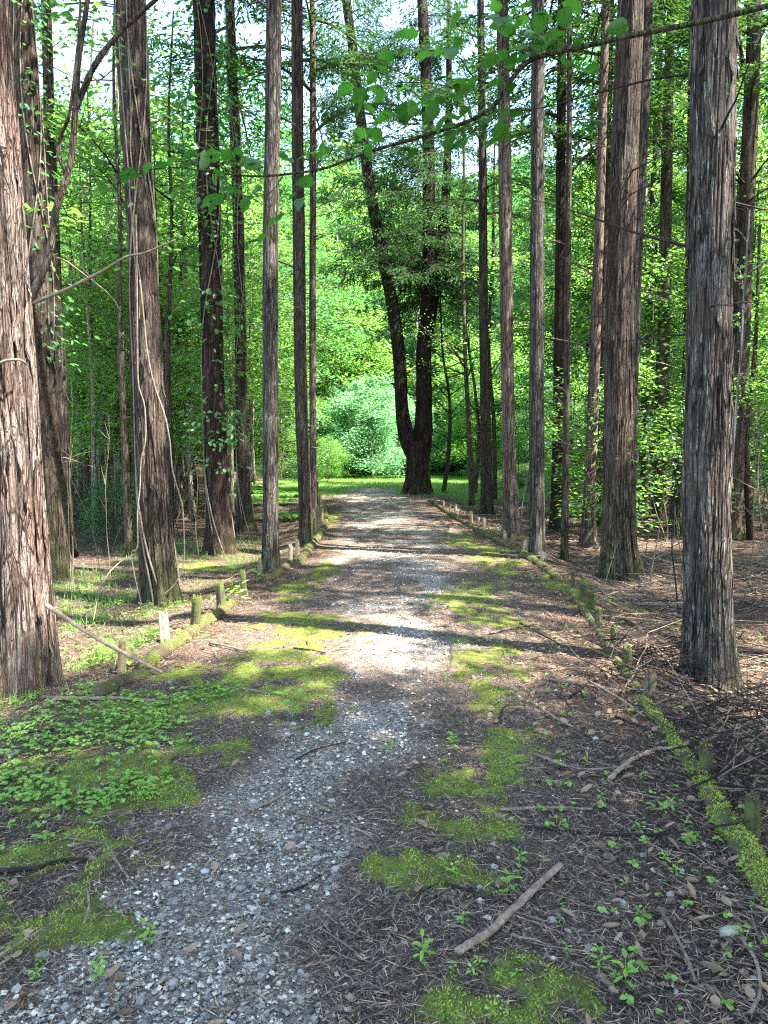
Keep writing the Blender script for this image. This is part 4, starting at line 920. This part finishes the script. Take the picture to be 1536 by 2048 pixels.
# creeper leaves wrapping two trunks
def creeper(label, key, n, h0, h1, mat, seed, spread=.16, leaf=.085):
    rr = np.random.default_rng(seed); _, P, R = TR[key]; z = rr.uniform(h0, h1, n); z = z[rr.random(n) < .35 + .65 * (vnoise(z * 1.6, z * 0 + seed) > .42)]; n = len(z)
    cx = np.interp(z, P[:, 2], P[:, 0]); cy_ = np.interp(z, P[:, 2], P[:, 1]); r_ = np.interp(z, P[:, 2], np.array(R)); a = rr.uniform(0, 6.28, n)
    ex = np.abs(rr.normal(0, spread, n)); ca, sa = np.cos(a), np.sin(a)
    C = np.stack([cx + ca * (r_ + ex), cy_ + sa * (r_ + ex), z], -1); D = np.stack([ca + rr.normal(0, .6, n), sa + rr.normal(0, .6, n), rr.normal(-.5, .4, n)], -1)
    Nn = np.stack([ca * .6 + rr.normal(0, .4, n), sa * .6 + rr.normal(0, .4, n), np.ones(n)], -1)
    t = thing('climbing_creeper', label, 'creeper', (float(P[0][0]), float(P[0][1]), float(P[0][2])))
    L = rr.uniform(.6, 1.3, n) * leaf; V, T = leaf_hex(C, D, Nn, L, L * .6); V = V - P[0]
    link('foliage', mesh_from('foliage', V, [T], mat, False, {'tint': np.repeat(rr.random(n), 4)}), t)
    for q_ in range(4):
        zz = np.linspace(P[0][2], h1, 60); a_ = q_ * 1.6 + 1.5 * np.sin(zz * .8 + q_) ; rx = np.interp(zz, P[:, 2], np.array(R)) + .012
        S = np.stack([np.interp(zz, P[:, 2], P[:, 0]) + np.cos(a_) * rx, np.interp(zz, P[:, 2], P[:, 1]) + np.sin(a_) * rx, zz], -1) - P[0]
        mb = MB(); mb.tube(S, np.linspace(.012, .005, 60), 5, .3); link('stem', mb.mesh('stem', M['vine'], True), t)
creeper('dense leafy creeper covering the dark cedar left of the grey one', 'T4', 3200, 1.2, 12, M['leaf_teal'], 5, .22, .10)
creeper('sparse creeper on the narrow cedar behind the creeper covered trunk', 'T4b', 1500, 2.5, 14, M['leaf'], 6, .25, .10)
creeper('creeper climbing the upper part of the sunlit yellowish cedar', 'T2', 1300, 2.6, 10, M['leaf_teal'], 7, .2, .08)
creeper('thin creeper high on the right flank of the vine hung cedar', 'T3', 500, 3.4, 9, M['leaf'], 8, .22, .08)

# ------------------------------------------------------------------ posts, logs and sticks along the path
def post(px_, py_, wpx, hpx, mat, label, seed, lean=0, group='log posts along the path edges'):
    b = G(px_, py_); s = b[1] / F; r = wpx / 2 * s; h = hpx * s; rr = np.random.default_rng(seed)
    zz = np.array([-.08, 0, .3, .6, .85, .97, 1.]) * h; zz[0] = -.06; n = 14
    P = np.stack([lean * zz, zz * 0, zz], -1); ang = np.linspace(0, 6.283, n, endpoint=False)
    R = r * np.array([1.12, 1.08, 1., .98, .96, .85, .55])[:, None] * (1 + .13 * (vnoise(ang * 1.9 + seed, ang * 0 + seed) - .5) + .1 * rr.uniform(-1, 1, n))[None]
    V, Q, T = tube(P, R, n); top = V[:, 2] > .9 * h; V[top, 2] += rr.uniform(-.2, .1, top.sum()) * h
    t = thing('edging_post', label, 'post', tuple(b), 0, group)
    link('post_shaft', mesh_from('post_shaft', V, [Q, T], mat, False, {'tint': np.concatenate([np.tile(rr.random(n), len(P) - 1), np.zeros(len(T))])}), t)
    n2 = 45; a = rr.uniform(0, 6.28, n2); q_ = rr.random(n2) ** .5
    C = np.stack([np.cos(a) * r * q_ + lean * h, np.sin(a) * r * q_, h * rr.uniform(.9, 1.02, n2)], -1)
    if mat is po:
        link('moss_tuft', leaves_mesh('moss_tuft', C, rr.normal(0, 1, (n2, 3)) + np.array([0, 0, .8]), rr.normal(0, 1, (n2, 3)), .010, .004, M['moss_tuft'], rr), t)
pm = M['post']; pp = M['post_pale']; po = M['post_moss']
PL = [(243, 1348, 17, 66, pm, 'weathered post with notched top crossed by the leaning stick'), (331, 1284, 18, 60, pp, 'pale sunlit short post beside the mossy log at left'),
      (391, 1262, 20, 72, po, 'green mossy post right of the pale sunlit post'), (443, 1222, 18, 60, po, 'mossy post at the upper end of the long left log'), (488, 1190, 11, 50, po, 'dark slim post near the foot of the grey cedar'),
      (520, 1150, 9, 32, pm, 'small post at the left foot of the grey cedar'), (580, 1128, 9, 38, pp, 'pale narrow post right of the grey cedar'), (596, 1120, 8, 40, pp, 'pale narrow post in front of the brown cedar'),
      (637, 1060, 7, 46, pm, 'thin post beside the thin left cedar'), (644, 1050, 7, 40, pm, 'thin post right of the thin left cedar'), (634, 1010, 6, 46, po, 'farthest dark post on the left path edge'), (641, 1030, 6, 44, pm, 'thin far post in the left row'), (630, 1075, 7, 40, po, 'mossy thin post at left below the thin cedar'),
      (1505, 1668, 28, 84, po, 'thick mossy post at the right frame edge by the log'), (1414, 1565, 25, 82, po, 'green mossy post behind the thick mossy log at right'),
      (1298, 1392, 24, 48, pm, 'moss topped stump post left of the big lichen cedar'), (1254, 1345, 18, 56, po, 'dark post fifth in the right row from the viewer'), (1226, 1292, 12, 42, po, 'narrow dark post in the right row'),
      (1196, 1256, 12, 38, po, 'small dark post beyond the narrow dark one'), (1179, 1222, 16, 40, po, 'stout mossy post left of the thick dark cedar'), (1165, 1205, 20, 46, po, 'rounded mossy stump post left of the thick dark cedar'), (1146, 1178, 8, 38, po, 'slim dark post beyond the rounded stump post'),
      (1086, 1122, 13, 18, pp, 'pale short stub at the foot of the straight grey right cedar'), (1049, 1100, 9, 20, pp, 'pale short post left of the straight grey right cedar'), (1026, 1090, 10, 22, pm, 'reddish short post at the bright cedar foot'), (1010, 1080, 6, 18, pp, 'pale stub left of the bright cedar foot'),
      (968, 1062, 8, 24, pp, 'pale forked stub in the far right row'), (957, 1055, 6, 20, pp, 'small pale stub in the far right row'), (943, 1045, 6, 22, pm, 'small brown stub in the far right row'), (921, 1032, 5, 14, pp, 'tiny pale stub in the far right row'), (911, 1030, 6, 20, pp, 'lit pale stub in the far right row'),
      (888, 1024, 5, 22, pm, 'thin stub near the forked pine'), (872, 1012, 6, 20, pm, 'stub nearest the forked pine on the right edge'), (900, 1026, 4, 14, pm, 'tiny stub between two taller ones in the far right row')]
for q_, (a, b, c, d, m_, lb) in enumerate(PL): post(a, b, c, d, m_, lb, q_ + 3, random.Random(q_).uniform(-.08, .08))

def log_(label, pts, w0, w1, seed, moss=900, mat=None):
    P0 = [G(a, b) for a, b in pts]; P0 = [p + np.array([0, 0, w0 * .3]) for p in P0]; o = P0[0].copy()
    P = smooth_path(P0, 40) - o; rr = np.random.default_rng(seed); ang = np.linspace(0, 6.283, 16, endpoint=False); s = np.linspace(0, 1, 40)
    R = np.linspace(w0, w1, 40)[:, None] * (1 + .6 * (vnoise(s[:, None] * 14 + seed, np.cos(ang)[None] * 1.5 + 5) - .5) + .12 * rr.uniform(-1, 1, (40, 16)))
    V, Q, T = tube(P, R, 16)
    t = thing('edging_log', label, 'log', tuple(o), 0, 'mossy logs edging the path')
    link('log_wood', mesh_from('log_wood', V, [Q, T], mat or M['log'], True, {'tint': np.full(len(Q) + len(T), .2)}), t)
    moss = moss * 3; i_ = rr.integers(0, 40 * 16, moss); B = V[i_] + rr.normal(0, w0 * .12, (moss, 3)); ctr = P[i_ // 16]; up = unit(B - ctr); keep = (up[:, 2] > -.1) & (fbm(P[i_ // 16][:, 0] * 6 + up[:, 0] * .7, P[i_ // 16][:, 1] * 6 + seed, 3, seed) > .45); B = B[keep] + rr.normal(0, .006, (keep.sum(), 3)); up = up[keep]; n = len(B)
    lay = leaves_mesh('moss_layer', B - up * .004, up + rr.normal(0, .6, (n, 3)), rr.normal(0, 1, (n, 3)), rr.uniform(.005, .012, n), rr.uniform(.002, .005, n), M['moss_tuft'], rr)
    link('moss_layer', lay, t)
log_('thick bright mossy log running out of the lower right edge', [(1400, 1560), (1440, 1640), (1500, 1730), (1570, 1830)], .034, .048, 1, 9000)
log_('mossy log continuing behind the thick right one', [(1286, 1405), (1320, 1450), (1350, 1495), (1392, 1552)], .030, .032, 2, 4000)
log_('thin mossy log on the right edge near the small dark posts', [(1120, 1165), (1150, 1200), (1180, 1240), (1225, 1310), (1275, 1385)], .025, .03, 3, 3000)
log_('distant mossy log on the right edge before the straight grey cedar', [(1038, 1105), (1075, 1128), (1115, 1160)], .05, .045, 4, 2500)
log_('far low log along the right edge near the bright cedar foot', [(860, 1002), (900, 1030), (960, 1066), (1020, 1096)], .06, .05, 5, 2500)
log_('long mossy log along the left edge between the posts', [(285, 1342), (340, 1300), (400, 1258), (462, 1212)], .055, .045, 6, 7000)
log_('short bright mossy log at the near end of the left row', [(195, 1400), (235, 1375), (290, 1352)], .050, .042, 7, 4500)
log_('pale mossy log lying at the foot of the grey cedar', [(528, 1165), (560, 1148), (590, 1118)], .05, .045, 8, 1500)
log_('mossy log left of the path beside the brown cedar', [(590, 1135), (615, 1105), (645, 1065)], .065, .055, 9, 2500)
log_('farthest mossy log on the left edge of the path', [(648, 1060), (652, 1035), (648, 1008)], .07, .06, 10, 1500)

def stick(label, pts, w0, w1, mat, seed=0, raise_=None, side=2, name='fallen_branch', n=26, group=None):
    """lies on the ground through pixel points; raise_ gives heights above ground (m) per point"""
    raise_ = raise_ or [0] * len(pts)
    P0 = [G(a, b) + np.array([0, 0, w0 * .8 + r_ + .01]) for (a, b), r_ in zip(pts, raise_)]
    if len(P0) == 2: P0.insert(1, (P0[0] + P0[1]) / 2 + np.array([random.Random(seed).gauss(0, .01), .01, .004]))
    o = P0[0].copy(); rr = np.random.default_rng(seed); P = smooth_path(P0, n) - o; P[1:-1] += rr.normal(0, w0 * .10, (n - 2, 3))
    R = np.linspace(w0, w1, n)[:, None] * (1 + .16 * rr.uniform(-1, 1, (n, 9)))
    V, Q, T = tube(P, R, 9); mb = MB(); mb.add(V, Q, T, .2)
    L = np.linalg.norm(P[-1])
    for _ in range(side):
        i_ = rr.integers(n // 4, n - 3); d = unit(P[i_ + 1] - P[i_]); e = P[i_] + (d * .8 + rr.normal(0, .5, 3) * np.array([1, 1, .25])) * L * rr.uniform(.08, .2)
        mb.tube(np.linspace(P[i_], e, 4), np.linspace(w0 * .45, w1 * .3, 4), 5, .3)
    return link(name, mb.mesh(name, mat, True), None, tuple(o), label=label, cat='branch', group=group)
stick('thick pale broken branch lying right of centre in the foreground', [(915, 1918), (985, 1872), (1050, 1808), (1098, 1762), (1122, 1742)], .0125, .0115, M['stick_pale'], 1, side=1)
stick('bent pale branch below the brush pile at right', [(1220, 1565), (1262, 1530), (1310, 1508), (1352, 1504)], .012, .008, M['stick_pale'], 2)
stick('long straight stick lying level right of the moss strip', [(1000, 1628), (1100, 1624), (1185, 1626)], .008, .005, M['stick'], 3)
stick('long dark twig running level towards the mossy log at right', [(1050, 1660), (1200, 1676), (1340, 1684), (1500, 1680)], .006, .004, M['stick_dark'], 4, [0, 0, .02, .06])
stick('thin stick lying across the litter right of the small moss patch', [(1070, 1515), (1160, 1545), (1265, 1540)], .008, .005, M['stick'], 5)
stick('thin brown stick across the gravel in mid foreground', [(500, 1627), (540, 1610), (586, 1584)], .006, .005, M['stick_pale'], 6, side=0)
stick('curved thin twig on the gravel left of the moss strip', [(600, 1635), (670, 1652), (735, 1676), (760, 1710)], .005, .004, M['stick'], 7, side=1)
stick('short stick pointing up the gravel near the path middle', [(590, 1528), (630, 1505), (692, 1490)], .0045, .003, M['stick_dark'], 8)
stick('dark stick on the moss at the left frame edge', [(-10, 1752), (60, 1747), (128, 1730), (175, 1727)], .009, .005, M['stick_dark'], 9)
stick('short dark stick ending at the left moss near two twigs', [(212, 1692), (240, 1740), (262, 1770), (275, 1785)], .005, .003, M['stick'], 10)
stick('curved twig arching up from the lower left corner', [(-10, 1928), (50, 1890), (100, 1860), (138, 1825)], .0055, .004, M['stick_pale'], 11, side=1)
stick('second twig crossing the arching one in the lower left corner', [(0, 1940), (60, 1898), (110, 1850)], .0045, .003, M['stick'], 12)
stick('upright leaning twig on the lower left moss edge', [(168, 1858), (178, 1820), (175, 1785)], .0045, .004, M['stick_pale'], 13, side=0)
stick('long dark twig in front of the thick left edge cedar', [(60, 1400), (150, 1404), (250, 1405), (335, 1412)], .014, .008, M['stick'], 14)
stick('dark straight twig on the green patch below the left cedar', [(-10, 1476), (60, 1470), (105, 1466)], .010, .007, M['stick_dark'], 15)
stick('thin wavy twig on the moss left of the path middle', [(235, 1520), (245, 1550), (275, 1575), (262, 1600)], .004, .003, M['stick'], 16)
stick('flat twig on the moss patch left of the gravel', [(588, 1302), (620, 1305), (650, 1311)], .009, .006, M['stick_dark'], 17)
stick('long twig along the right side above the moss patches', [(1090, 1430), (1115, 1445), (1145, 1460)], .008, .005, M['stick'], 18)
stick('short curved dark twig right of the middle moss patch', [(1000, 1450), (1005, 1425), (1020, 1410)], .007, .004, M['stick_dark'], 19)
stick('long twig lying along the right edge litter', [(1320, 1830), (1345, 1870), (1375, 1930), (1390, 1975)], .006, .005, M['stick'], 20)
stick('curved pale twig near the tan rock at lower right', [(1480, 1885), (1510, 1930), (1520, 1990), (1500, 2040)], .006, .005, M['stick_pale'], 21, side=1)
stick('short mossy broken stick near the bottom right moss', [(1198, 1965), (1215, 1980), (1232, 2000)], .010, .008, M['stick'], 22, side=0)
stick('dark bark slab at the bottom right of the frame', [(1215, 2016), (1270, 2012), (1330, 2002)], .006, .005, M['stick_dark'], 23)
stick('wavy twig between the big stick and the moss strip', [(830, 1802), (880, 1778), (940, 1790), (985, 1808), (1040, 1812)], .005, .0035, M['stick_dark'], 24)
stick('twig lying across the gravel near the bottom', [(560, 1795), (600, 1785), (640, 1760)], .005, .003, M['stick_dark'], 25)
for q_, (a, b, c, d) in enumerate([(1140, 1400, 1240, 1340), (1100, 1365, 1250, 1390), (1040, 1250, 1130, 1300), (1180, 1370, 1290, 1440), (1230, 1440, 1330, 1480), (980, 1270, 1080, 1250), (1290, 1185, 1380, 1230),
                                  (420, 1290, 500, 1310), (380, 1195, 470, 1180), (450, 1380, 540, 1395), (270, 1290, 380, 1240), (1210, 1190, 1330, 1160), (1270, 1220, 1380, 1290), (1250, 1170, 1340, 1210)]):
    stick('thin bare stick lying ' + ['by the dark right posts', 'across the litter below the dark right posts', 'on the right half of the path near the moss', 'beside the moss topped stump post', 'left of the mossy log under the brush',
          'across the path right of the gravel', 'on the bare floor between the thick right cedars', 'on the moss left of the path', 'near the green mossy post', 'on the moss edge left of the gravel', 'beside the pale sunlit post',
          'at the foot of the thick dark cedar', 'slanting from the foot of the thick dark cedar', 'behind the stick pile of the thick dark cedar'][q_], [(a, b), (c, d)], .009, .005, M['stick'] if q_ % 2 else M['stick_dark'], 40 + q_)
# leaning stick against the left cedar
ls = [at(92, 1210, t1y - .14), at(200, 1280, (t1y + G(325, 1352)[1]) / 2 - .1), G(325, 1352) + np.array([0, 0, .02])]
mb = MB(); mb.tube(smooth_path(ls, 30), np.linspace(.017, .010, 30), 8, .2)
link('leaning_stick', mb.mesh('leaning_stick', M['stick_pale'], True), label='long bare stick leaning from the left edge cedar down to the log', cat='branch')
mb = MB(); mb.tube(smooth_path([at(-20, 738, t1y - .24), at(10, 722, t1y - .26), at(40, 720, t1y - .25), at(52, 728, t1y - .2)], 16), np.linspace(.010, .007, 16), 7, .2)
link('snagged_twig', mb.mesh('snagged_twig', M['stick'], True), label='short curved twig caught on the left edge cedar bark', cat='branch')

# brush pile of dark thin branches at right
bp = thing('brush_pile', 'tangle of thin dark dead branches right of the path posts', 'brush pile', tuple(G(1430, 1480)))
bo = np.array(bp.location); brr = random.Random(12)
for q_ in range(280):
    a = brr.uniform(1180, 1600); b = brr.uniform(1180, 1640) if a > 1300 else brr.uniform(1250, 1420)
    p0 = G(a, b)
    if p0[0] < np.interp(p0[1], RY, RX) - .15: continue
    L = brr.uniform(.35, 1.25); th = brr.choice([brr.gauss(2.3, .35), brr.gauss(.3, .5), brr.uniform(0, 3.14)])
    if p0[0] + L * math.cos(th) < np.interp(p0[1], RY, RX) - .35: th = math.pi - th
    h0 = brr.uniform(.01, .12)
    d = np.array([math.cos(th), math.sin(th), brr.uniform(.0, .22)]); pts = [p0 + np.array([0, 0, h0])]
    for s_ in range(5):
        d = d + np.array([brr.gauss(0, .1), brr.gauss(0, .1), brr.gauss(-.01, .05)]); nx_ = pts[-1] + d / np.linalg.norm(d) * L / 5
        nx_[2] = max(nx_[2], float(terr(nx_[0], nx_[1])) + .01); pts.append(nx_)
    mb = MB(); th_ = brr.uniform(.0026, .006); mb.tube(smooth_path(pts, 12) - bo, np.linspace(th_, .001, 12), 5, brr.random())
    for _ in range(2):
        i_ = brr.randint(1, 4); e = pts[i_] + np.array([brr.gauss(0, .2), brr.gauss(0, .2), brr.gauss(.05, .08)]); mb.tube(np.linspace(pts[i_], e, 4) - bo, np.linspace(th_ * .6, .0007, 4), 4, .5)
    link('twig', mb.mesh('twig', M['stick_dark'] if brr.random() < .8 else M['stick'], False), bp)
sp2 = thing('stick_pile', 'heap of pale sticks and broken twigs at the thick dark cedar foot', 'stick pile', tuple(G(1250, 1195))); so = np.array(sp2.location)
for q_ in range(34):
    p0 = G(brr.uniform(1190, 1400), brr.uniform(1165, 1240)); L = brr.uniform(.3, 1.0); th = brr.uniform(-.6, .6); d = np.array([math.cos(th), math.sin(th), brr.uniform(-.02, .15)])
    mb = MB(); P = smooth_path([p0 + np.array([0, 0, .03]), p0 + d * L * .5 + np.array([0, 0, brr.gauss(.02, .01)]), p0 + d * L], 8) - so; mb.tube(P, np.linspace(brr.uniform(.004, .011), .003, 8), 6, brr.random())
    link('stick', mb.mesh('stick', M['stick_pale'] if q_ % 2 else M['stick'], False), sp2)

# small seedlings
def seedling(seed):
    rr = np.random.default_rng(seed); n = rr.integers(6, 11); a = np.arange(n) * 2.4; z = np.linspace(.02, .07, n); D = np.stack([np.cos(a), np.sin(a), rr.normal(.1, .2, n)], -1)
    V, T = leaf_hex(np.stack([0 * z, 0 * z, z], -1) + D * .006, D, np.stack([rr.normal(0, .2, n), rr.normal(0, .2, n), np.ones(n)], -1), rr.uniform(.02, .042, n), rr.uniform(.011, .018, n))
    mb = MB(); mb.tube([(0, 0, -.01), (.002, 0, .04), (0, 0, .075)], [.0012, .001, .0007], 4)
    return mesh_from('foliage', V, [T], M['clover'], False, {'tint': np.repeat(rr.random(n), 4)}), mb.mesh('stem', M['clover'], False)
SD = [seedling(s) for s in range(6)]
srg = random.Random(9); sp_px = [(905, 1490), (200, 1965), (195, 1950), (845, 1930), (945, 1960), (1040, 1740), (1020, 1790), (1300, 1480), (905, 1500), (300, 1890), (1330, 1730), (1350, 1760), (1380, 1700), (1200, 1950), (1250, 1970), (890, 1745), (1480, 1700), (660, 1412), (780, 1510)]
def spot(x, y):
    px = 768 + F * x / y; py = 905 + F * 1.5 / y
    pl = [(1018, 1830, 'big pale branch'), (900, 1640, 'middle moss strip'), (1060, 1960, 'bottom right moss'), (1450, 1660, 'thick mossy log'), (1460, 1870, 'tan rock'), (1290, 1530, 'bent pale branch'), (1090, 1626, 'long level stick'),
          (1200, 1400, 'dark right posts'), (985, 1485, 'small right moss patch'), (130, 1500, 'left clover patch'), (90, 1720, 'lower left moss'), (560, 1330, 'left moss patch'), (600, 1700, 'middle of the gravel'), (200, 2000, 'bottom left gravel'),
          (980, 1260, 'far right moss'), (330, 1250, 'left log')]
    k_ = min(pl, key=lambda q: (q[0] - px) ** 2 + (q[1] - py) ** 2)
    return ('left of' if px < k_[0] - 40 else 'right of' if px > k_[0] + 40 else 'beyond' if py < k_[1] else 'in front of') + (' the ' + k_[2])
def add_seed(x, y, s, q_, left):
    f, st = SD[q_ % 6]; t = thing('seedling', 'tiny green seedling sprouting ' + spot(x, y), 'seedling', (x, y, float(terr(x, y))), q_ * 1.7, 'seedlings sprouting ' + ('left' if left else 'right') + ' of the gravel')
    t.scale = (s,) * 3; link('foliage', f, t); link('stem', st, t)
for q_, (a, b) in enumerate(sp_px): p = G(a, b); add_seed(p[0], p[1], srg.uniform(.6, 1.15), q_, p[0] < -.2)
q_ = 40
while q_ < 150:
    y = math.exp(srg.uniform(math.log(1.7), math.log(7))); x = srg.uniform(.1, 1) * (.5 * y + .3) if srg.random() < .8 else -srg.uniform(.2, 1) * (.5 * y)
    if float(m_gravel(x, y)) > .5 and srg.random() < .9: continue
    add_seed(x, y, srg.uniform(.28, .75), q_, x < -.2); q_ += 1

# ferns / leafy plants by the stream
def fern(seed):
    rr = np.random.default_rng(seed); Cs, Ds, Ns = [], [], []
    for k_ in range(11):
        a = k_ * .571 + rr.normal(0, .1); d = np.array([math.cos(a), math.sin(a), 0]); s_ = np.array([-d[1], d[0], 0]); n = 26; u = np.linspace(.1, 1, n)
        P = d * (u * .7)[:, None] + np.array([0, 0, 1.]) * (.5 * u - .45 * u * u)[:, None]
        for sg in (-1, 1): Cs.append(P); Ds.append(s_ * sg + d * .35 + np.array([0, 0, -.1])); Ns.append(np.tile([0, 0, 1.], (n, 1)) + rr.normal(0, .1, (n, 3)))
    Ds = [np.tile(d_, (26, 1)) for d_ in Ds]; L = np.concatenate([.16 * np.sin(np.linspace(.35, 3.0, 26)) + .02 for _ in Cs])
    return leaves_mesh('fern', np.vstack(Cs), np.vstack(Ds), np.vstack(Ns), L, L * .28, M['leaf'], rr)
FN = [fern(1), fern(2)]
for q_, (a, b) in enumerate([(510, 1000), (500, 985), (525, 990), (560, 1010), (575, 995), (350, 1010), (570, 1040), (1130, 1030), (1390, 1060), (595, 985), (700, 955), (480, 1010), (540, 975)]):
    p = G(a, b); link('fern', FN[q_ % 2], None, (p[0], p[1], p[2]), q_ * 1.1, 1.2 + .1 * (q_ % 3), label='bright fern clump in the hollow ' + ('left' if a < 640 else 'far end' if a < 800 else 'right') + ' of the path', cat='fern', group='ferns in the hollows')

# leafy herbs beside the left posts
for q_, (a, b) in enumerate([(225, 1335), (205, 1325), (260, 1340), (465, 1200), (515, 1165), (480, 1205), (585, 1440)]):
    p = G(a, b); f, st = SD[q_ % 6]; t = thing('leafy_herb', 'broad leaved green herb beside the left row of posts', 'plant', tuple(p), q_ * 1.3, 'herbs beside the left posts'); t.scale = (2.6,) * 3; link('foliage', f, t); link('stem', st, t)

# small blue grey marker at the far left end of the path
p = G(633, 974); t = thing('marker_post', 'small blue grey utility marker beside the far left end of path', 'marker', tuple(p)); s_ = p[1] / F
mb = MB(); mb.tube([(0, 0, 0), (0, 0, 14 * s_)], 4 * s_, 12); link('body', mb.mesh('body', M['blue'], False), t)
mb = MB(); mb.tube([(0, 0, 14 * s_), (0, 0, 16 * s_)], 4.6 * s_, 12); link('cap', mb.mesh('cap', M['cap'], False), t)

# ------------------------------------------------------------------ foreground branch with broad toothed leaves
FD = 2.6
ob = thing('overhanging_branch', 'leafy branch arching across the upper frame close to the viewer', 'branch', tuple(at(1700, -30, FD + .6))); oo = np.array(ob.location)
def stem(pts, w0, w1, n=50):
    P = smooth_path([at(a, b, c) for a, b, c in pts], n) - oo; mb = MB(); mb.tube(P, np.linspace(w0, w1, n), 7, .3)
    link('stem', mb.mesh('stem', M['bark_thin'], True), ob); return P
S1 = stem([(1700, -30, FD + .6), (1536, 12, FD + .3), (1400, 44, FD + .2), (1279, 68, FD + .1), (1174, 91, FD), (1063, 119, FD), (1020, 164, FD), (992, 205, FD), (944, 239, FD), (842, 273, FD), (746, 301, FD), (691, 321, FD), (647, 337, FD), (568, 349, FD), (500, 352, FD), (424, 345, FD), (360, 335, FD), (280, 340, FD)], .011, .0018, 140)
stem([(1063, 119, FD), (1030, 150, FD + .05), (985, 168, FD + .1), (944, 150, FD + .1), (920, 116, FD + .1), (890, 106, FD + .1), (840, 100, FD + .1)], .004, .0015)
stem([(1063, 119, FD), (1020, 140, FD - .1), (960, 100, FD - .1), (940, 60, FD - .1), (930, 20, FD)], .003, .0012)
stem([(944, 239, FD), (930, 190, FD), (880, 170, FD), (800, 165, FD), (720, 180, FD)], .0028, .0012)
stem([(647, 337, FD), (620, 310, FD), (590, 300, FD), (560, 300, FD)], .002, .001)
stem([(746, 301, FD), (770, 275, FD), (820, 250, FD), (860, 225, FD)], .002, .001)
stem([(1174, 91, FD), (1160, 60, FD), (1140, 20, FD)], .002, .001)
stem([(424, 345, FD), (390, 325, FD), (330, 325, FD), (290, 330, FD), (200, 370, FD)], .002, .001)
stem([(568, 349, FD), (540, 385, FD), (500, 395, FD), (440, 400, FD)], .002, .001)
def toothed(seed, ln=1.0):
    rr = np.random.default_rng(seed); nt_ = 13; up = []
    for k_ in range(nt_ + 1):
        u = k_ / nt_; wv = .36 * math.sin(math.pi * min(1, u ** .85 * .97 + .03)) ** .75 * (1 - .15 * u); up.append((u, wv * (1.0 + .2 * (k_ % 2)) + .004))
    V = [(0, 0, 0)]; top = [(u, w_, .06 * w_ - .10 * u * u) for u, w_ in up]; bot = [(u, -w_, .06 * w_ - .10 * u * u) for u, w_ in up]; mid = [(u, 0, -.02 - .10 * u * u) for u, _ in up]
    V = np.array(mid + top + bot, float); V[:, 2] += rr.normal(0, .018, len(V)) - rr.uniform(0, .25) * V[:, 0] ** 2 + rr.uniform(-.1, .35) * np.abs(V[:, 1]); n = nt_ + 1; Fq = []
    for k_ in range(nt_): Fq.append((k_, k_ + 1, n + k_ + 1, n + k_)); Fq.append((k_ + 1, k_, 2 * n + k_, 2 * n + k_ + 1))
    return mesh_from('leaf', V * ln, [Fq], M['front_leaf'], True, {'tint': np.full(len(Fq), rr.random())})
LF = [toothed(s) for s in range(6)]; jr = random.Random(2)
def z1(l): return [(a * .342, b * .342) for a, b in l]
def z2(l): return [(500 + a * .342, b * .342) for a, b in l]
def z3(l): return [(1000 + a * .349, b * .349) for a, b in l]
lp = z1([(860, 960), (930, 945), (1000, 930), (1100, 905), (1180, 900), (1250, 900), (1330, 905), (1400, 900), (520, 1120), (600, 1080), (720, 1040), (780, 1020), (1150, 1180), (1200, 1150), (1350, 1120), (1450, 1130), (1400, 1300), (1250, 1000), (1450, 960), (1080, 960), (1210, 1190)]) + \
    z2([(900, 290), (1020, 260), (840, 350), (760, 400), (700, 420), (660, 470), (1100, 450), (540, 530), (740, 530), (700, 520), (580, 600), (960, 500), (950, 610), (900, 630), (1100, 590), (1200, 570), (1280, 470), (1040, 530), (770, 665), (870, 680), (970, 700), (900, 860), (600, 870), (690, 860), (720, 790), (860, 830), (1160, 800), (1430, 810), (1490, 820), (1450, 640), (1370, 680), (1240, 30), (1420, 50), (1500, 180), (1250, 110), (1180, 240), (1400, 340), (200, 870), (330, 880), (420, 870), (190, 930), (280, 1140), (400, 1100), (170, 1255), (60, 1370), (1330, 590), (1250, 640), (1100, 690), (1020, 330), (920, 200), (1150, 330), (20, 950), (30, 1120), (780, 900), (1020, 860), (1300, 760), (1180, 700), (1050, 640), (1010, 480), (1130, 520)]) + \
    z3([(120, 120), (230, 80), (40, 180), (90, 260), (180, 190), (230, 270), (370, 80), (450, 210), (310, 270), (390, 350), (460, 370), (710, 160), (10, 300), (60, 490), (100, 540), (20, 560), (60, 790), (20, 640), (280, 110), (400, 120), (340, 190), (150, 30), (60, 60), (5, 430), (40, 380), (120, 330), (190, 250)])
lp = lp + [(a + jr.uniform(-26, 26), b + jr.uniform(-16, 16)) for a, b in lp if jr.random() < .9]
lrg = random.Random(21); SPT = S1
for q_, (a, b) in enumerate(lp):
    p = at(a, b, FD + lrg.uniform(-.12, .15)) - oo
    s = lrg.uniform(.036, .078) * (.85 if a < 600 else 1); ang = lrg.gauss(math.pi, .9) if a < 1080 else lrg.uniform(0, 6.28)
    o = link('leaf', LF[q_ % 6], ob, p - np.array([math.cos(ang), math.sin(ang), 0]) * s * .5, 0, (s, s * 1.0, s)); o.rotation_euler = (lrg.gauss(0, .45), lrg.gauss(.15, .35), ang)
    base = np.array(o.location); d_ = np.linalg.norm(SPT - base, axis=1); j_ = int(np.argmin(d_))
    if d_[j_] < .16:
        mb = MB(); mb.tube(smooth_path([SPT[j_], (SPT[j_] + base) / 2 + np.array([0, 0, .008]), base], 5), .0009, 4, .3); link('leaf_stalk', mb.mesh('leaf_stalk', M['bark_thin'], False), ob)
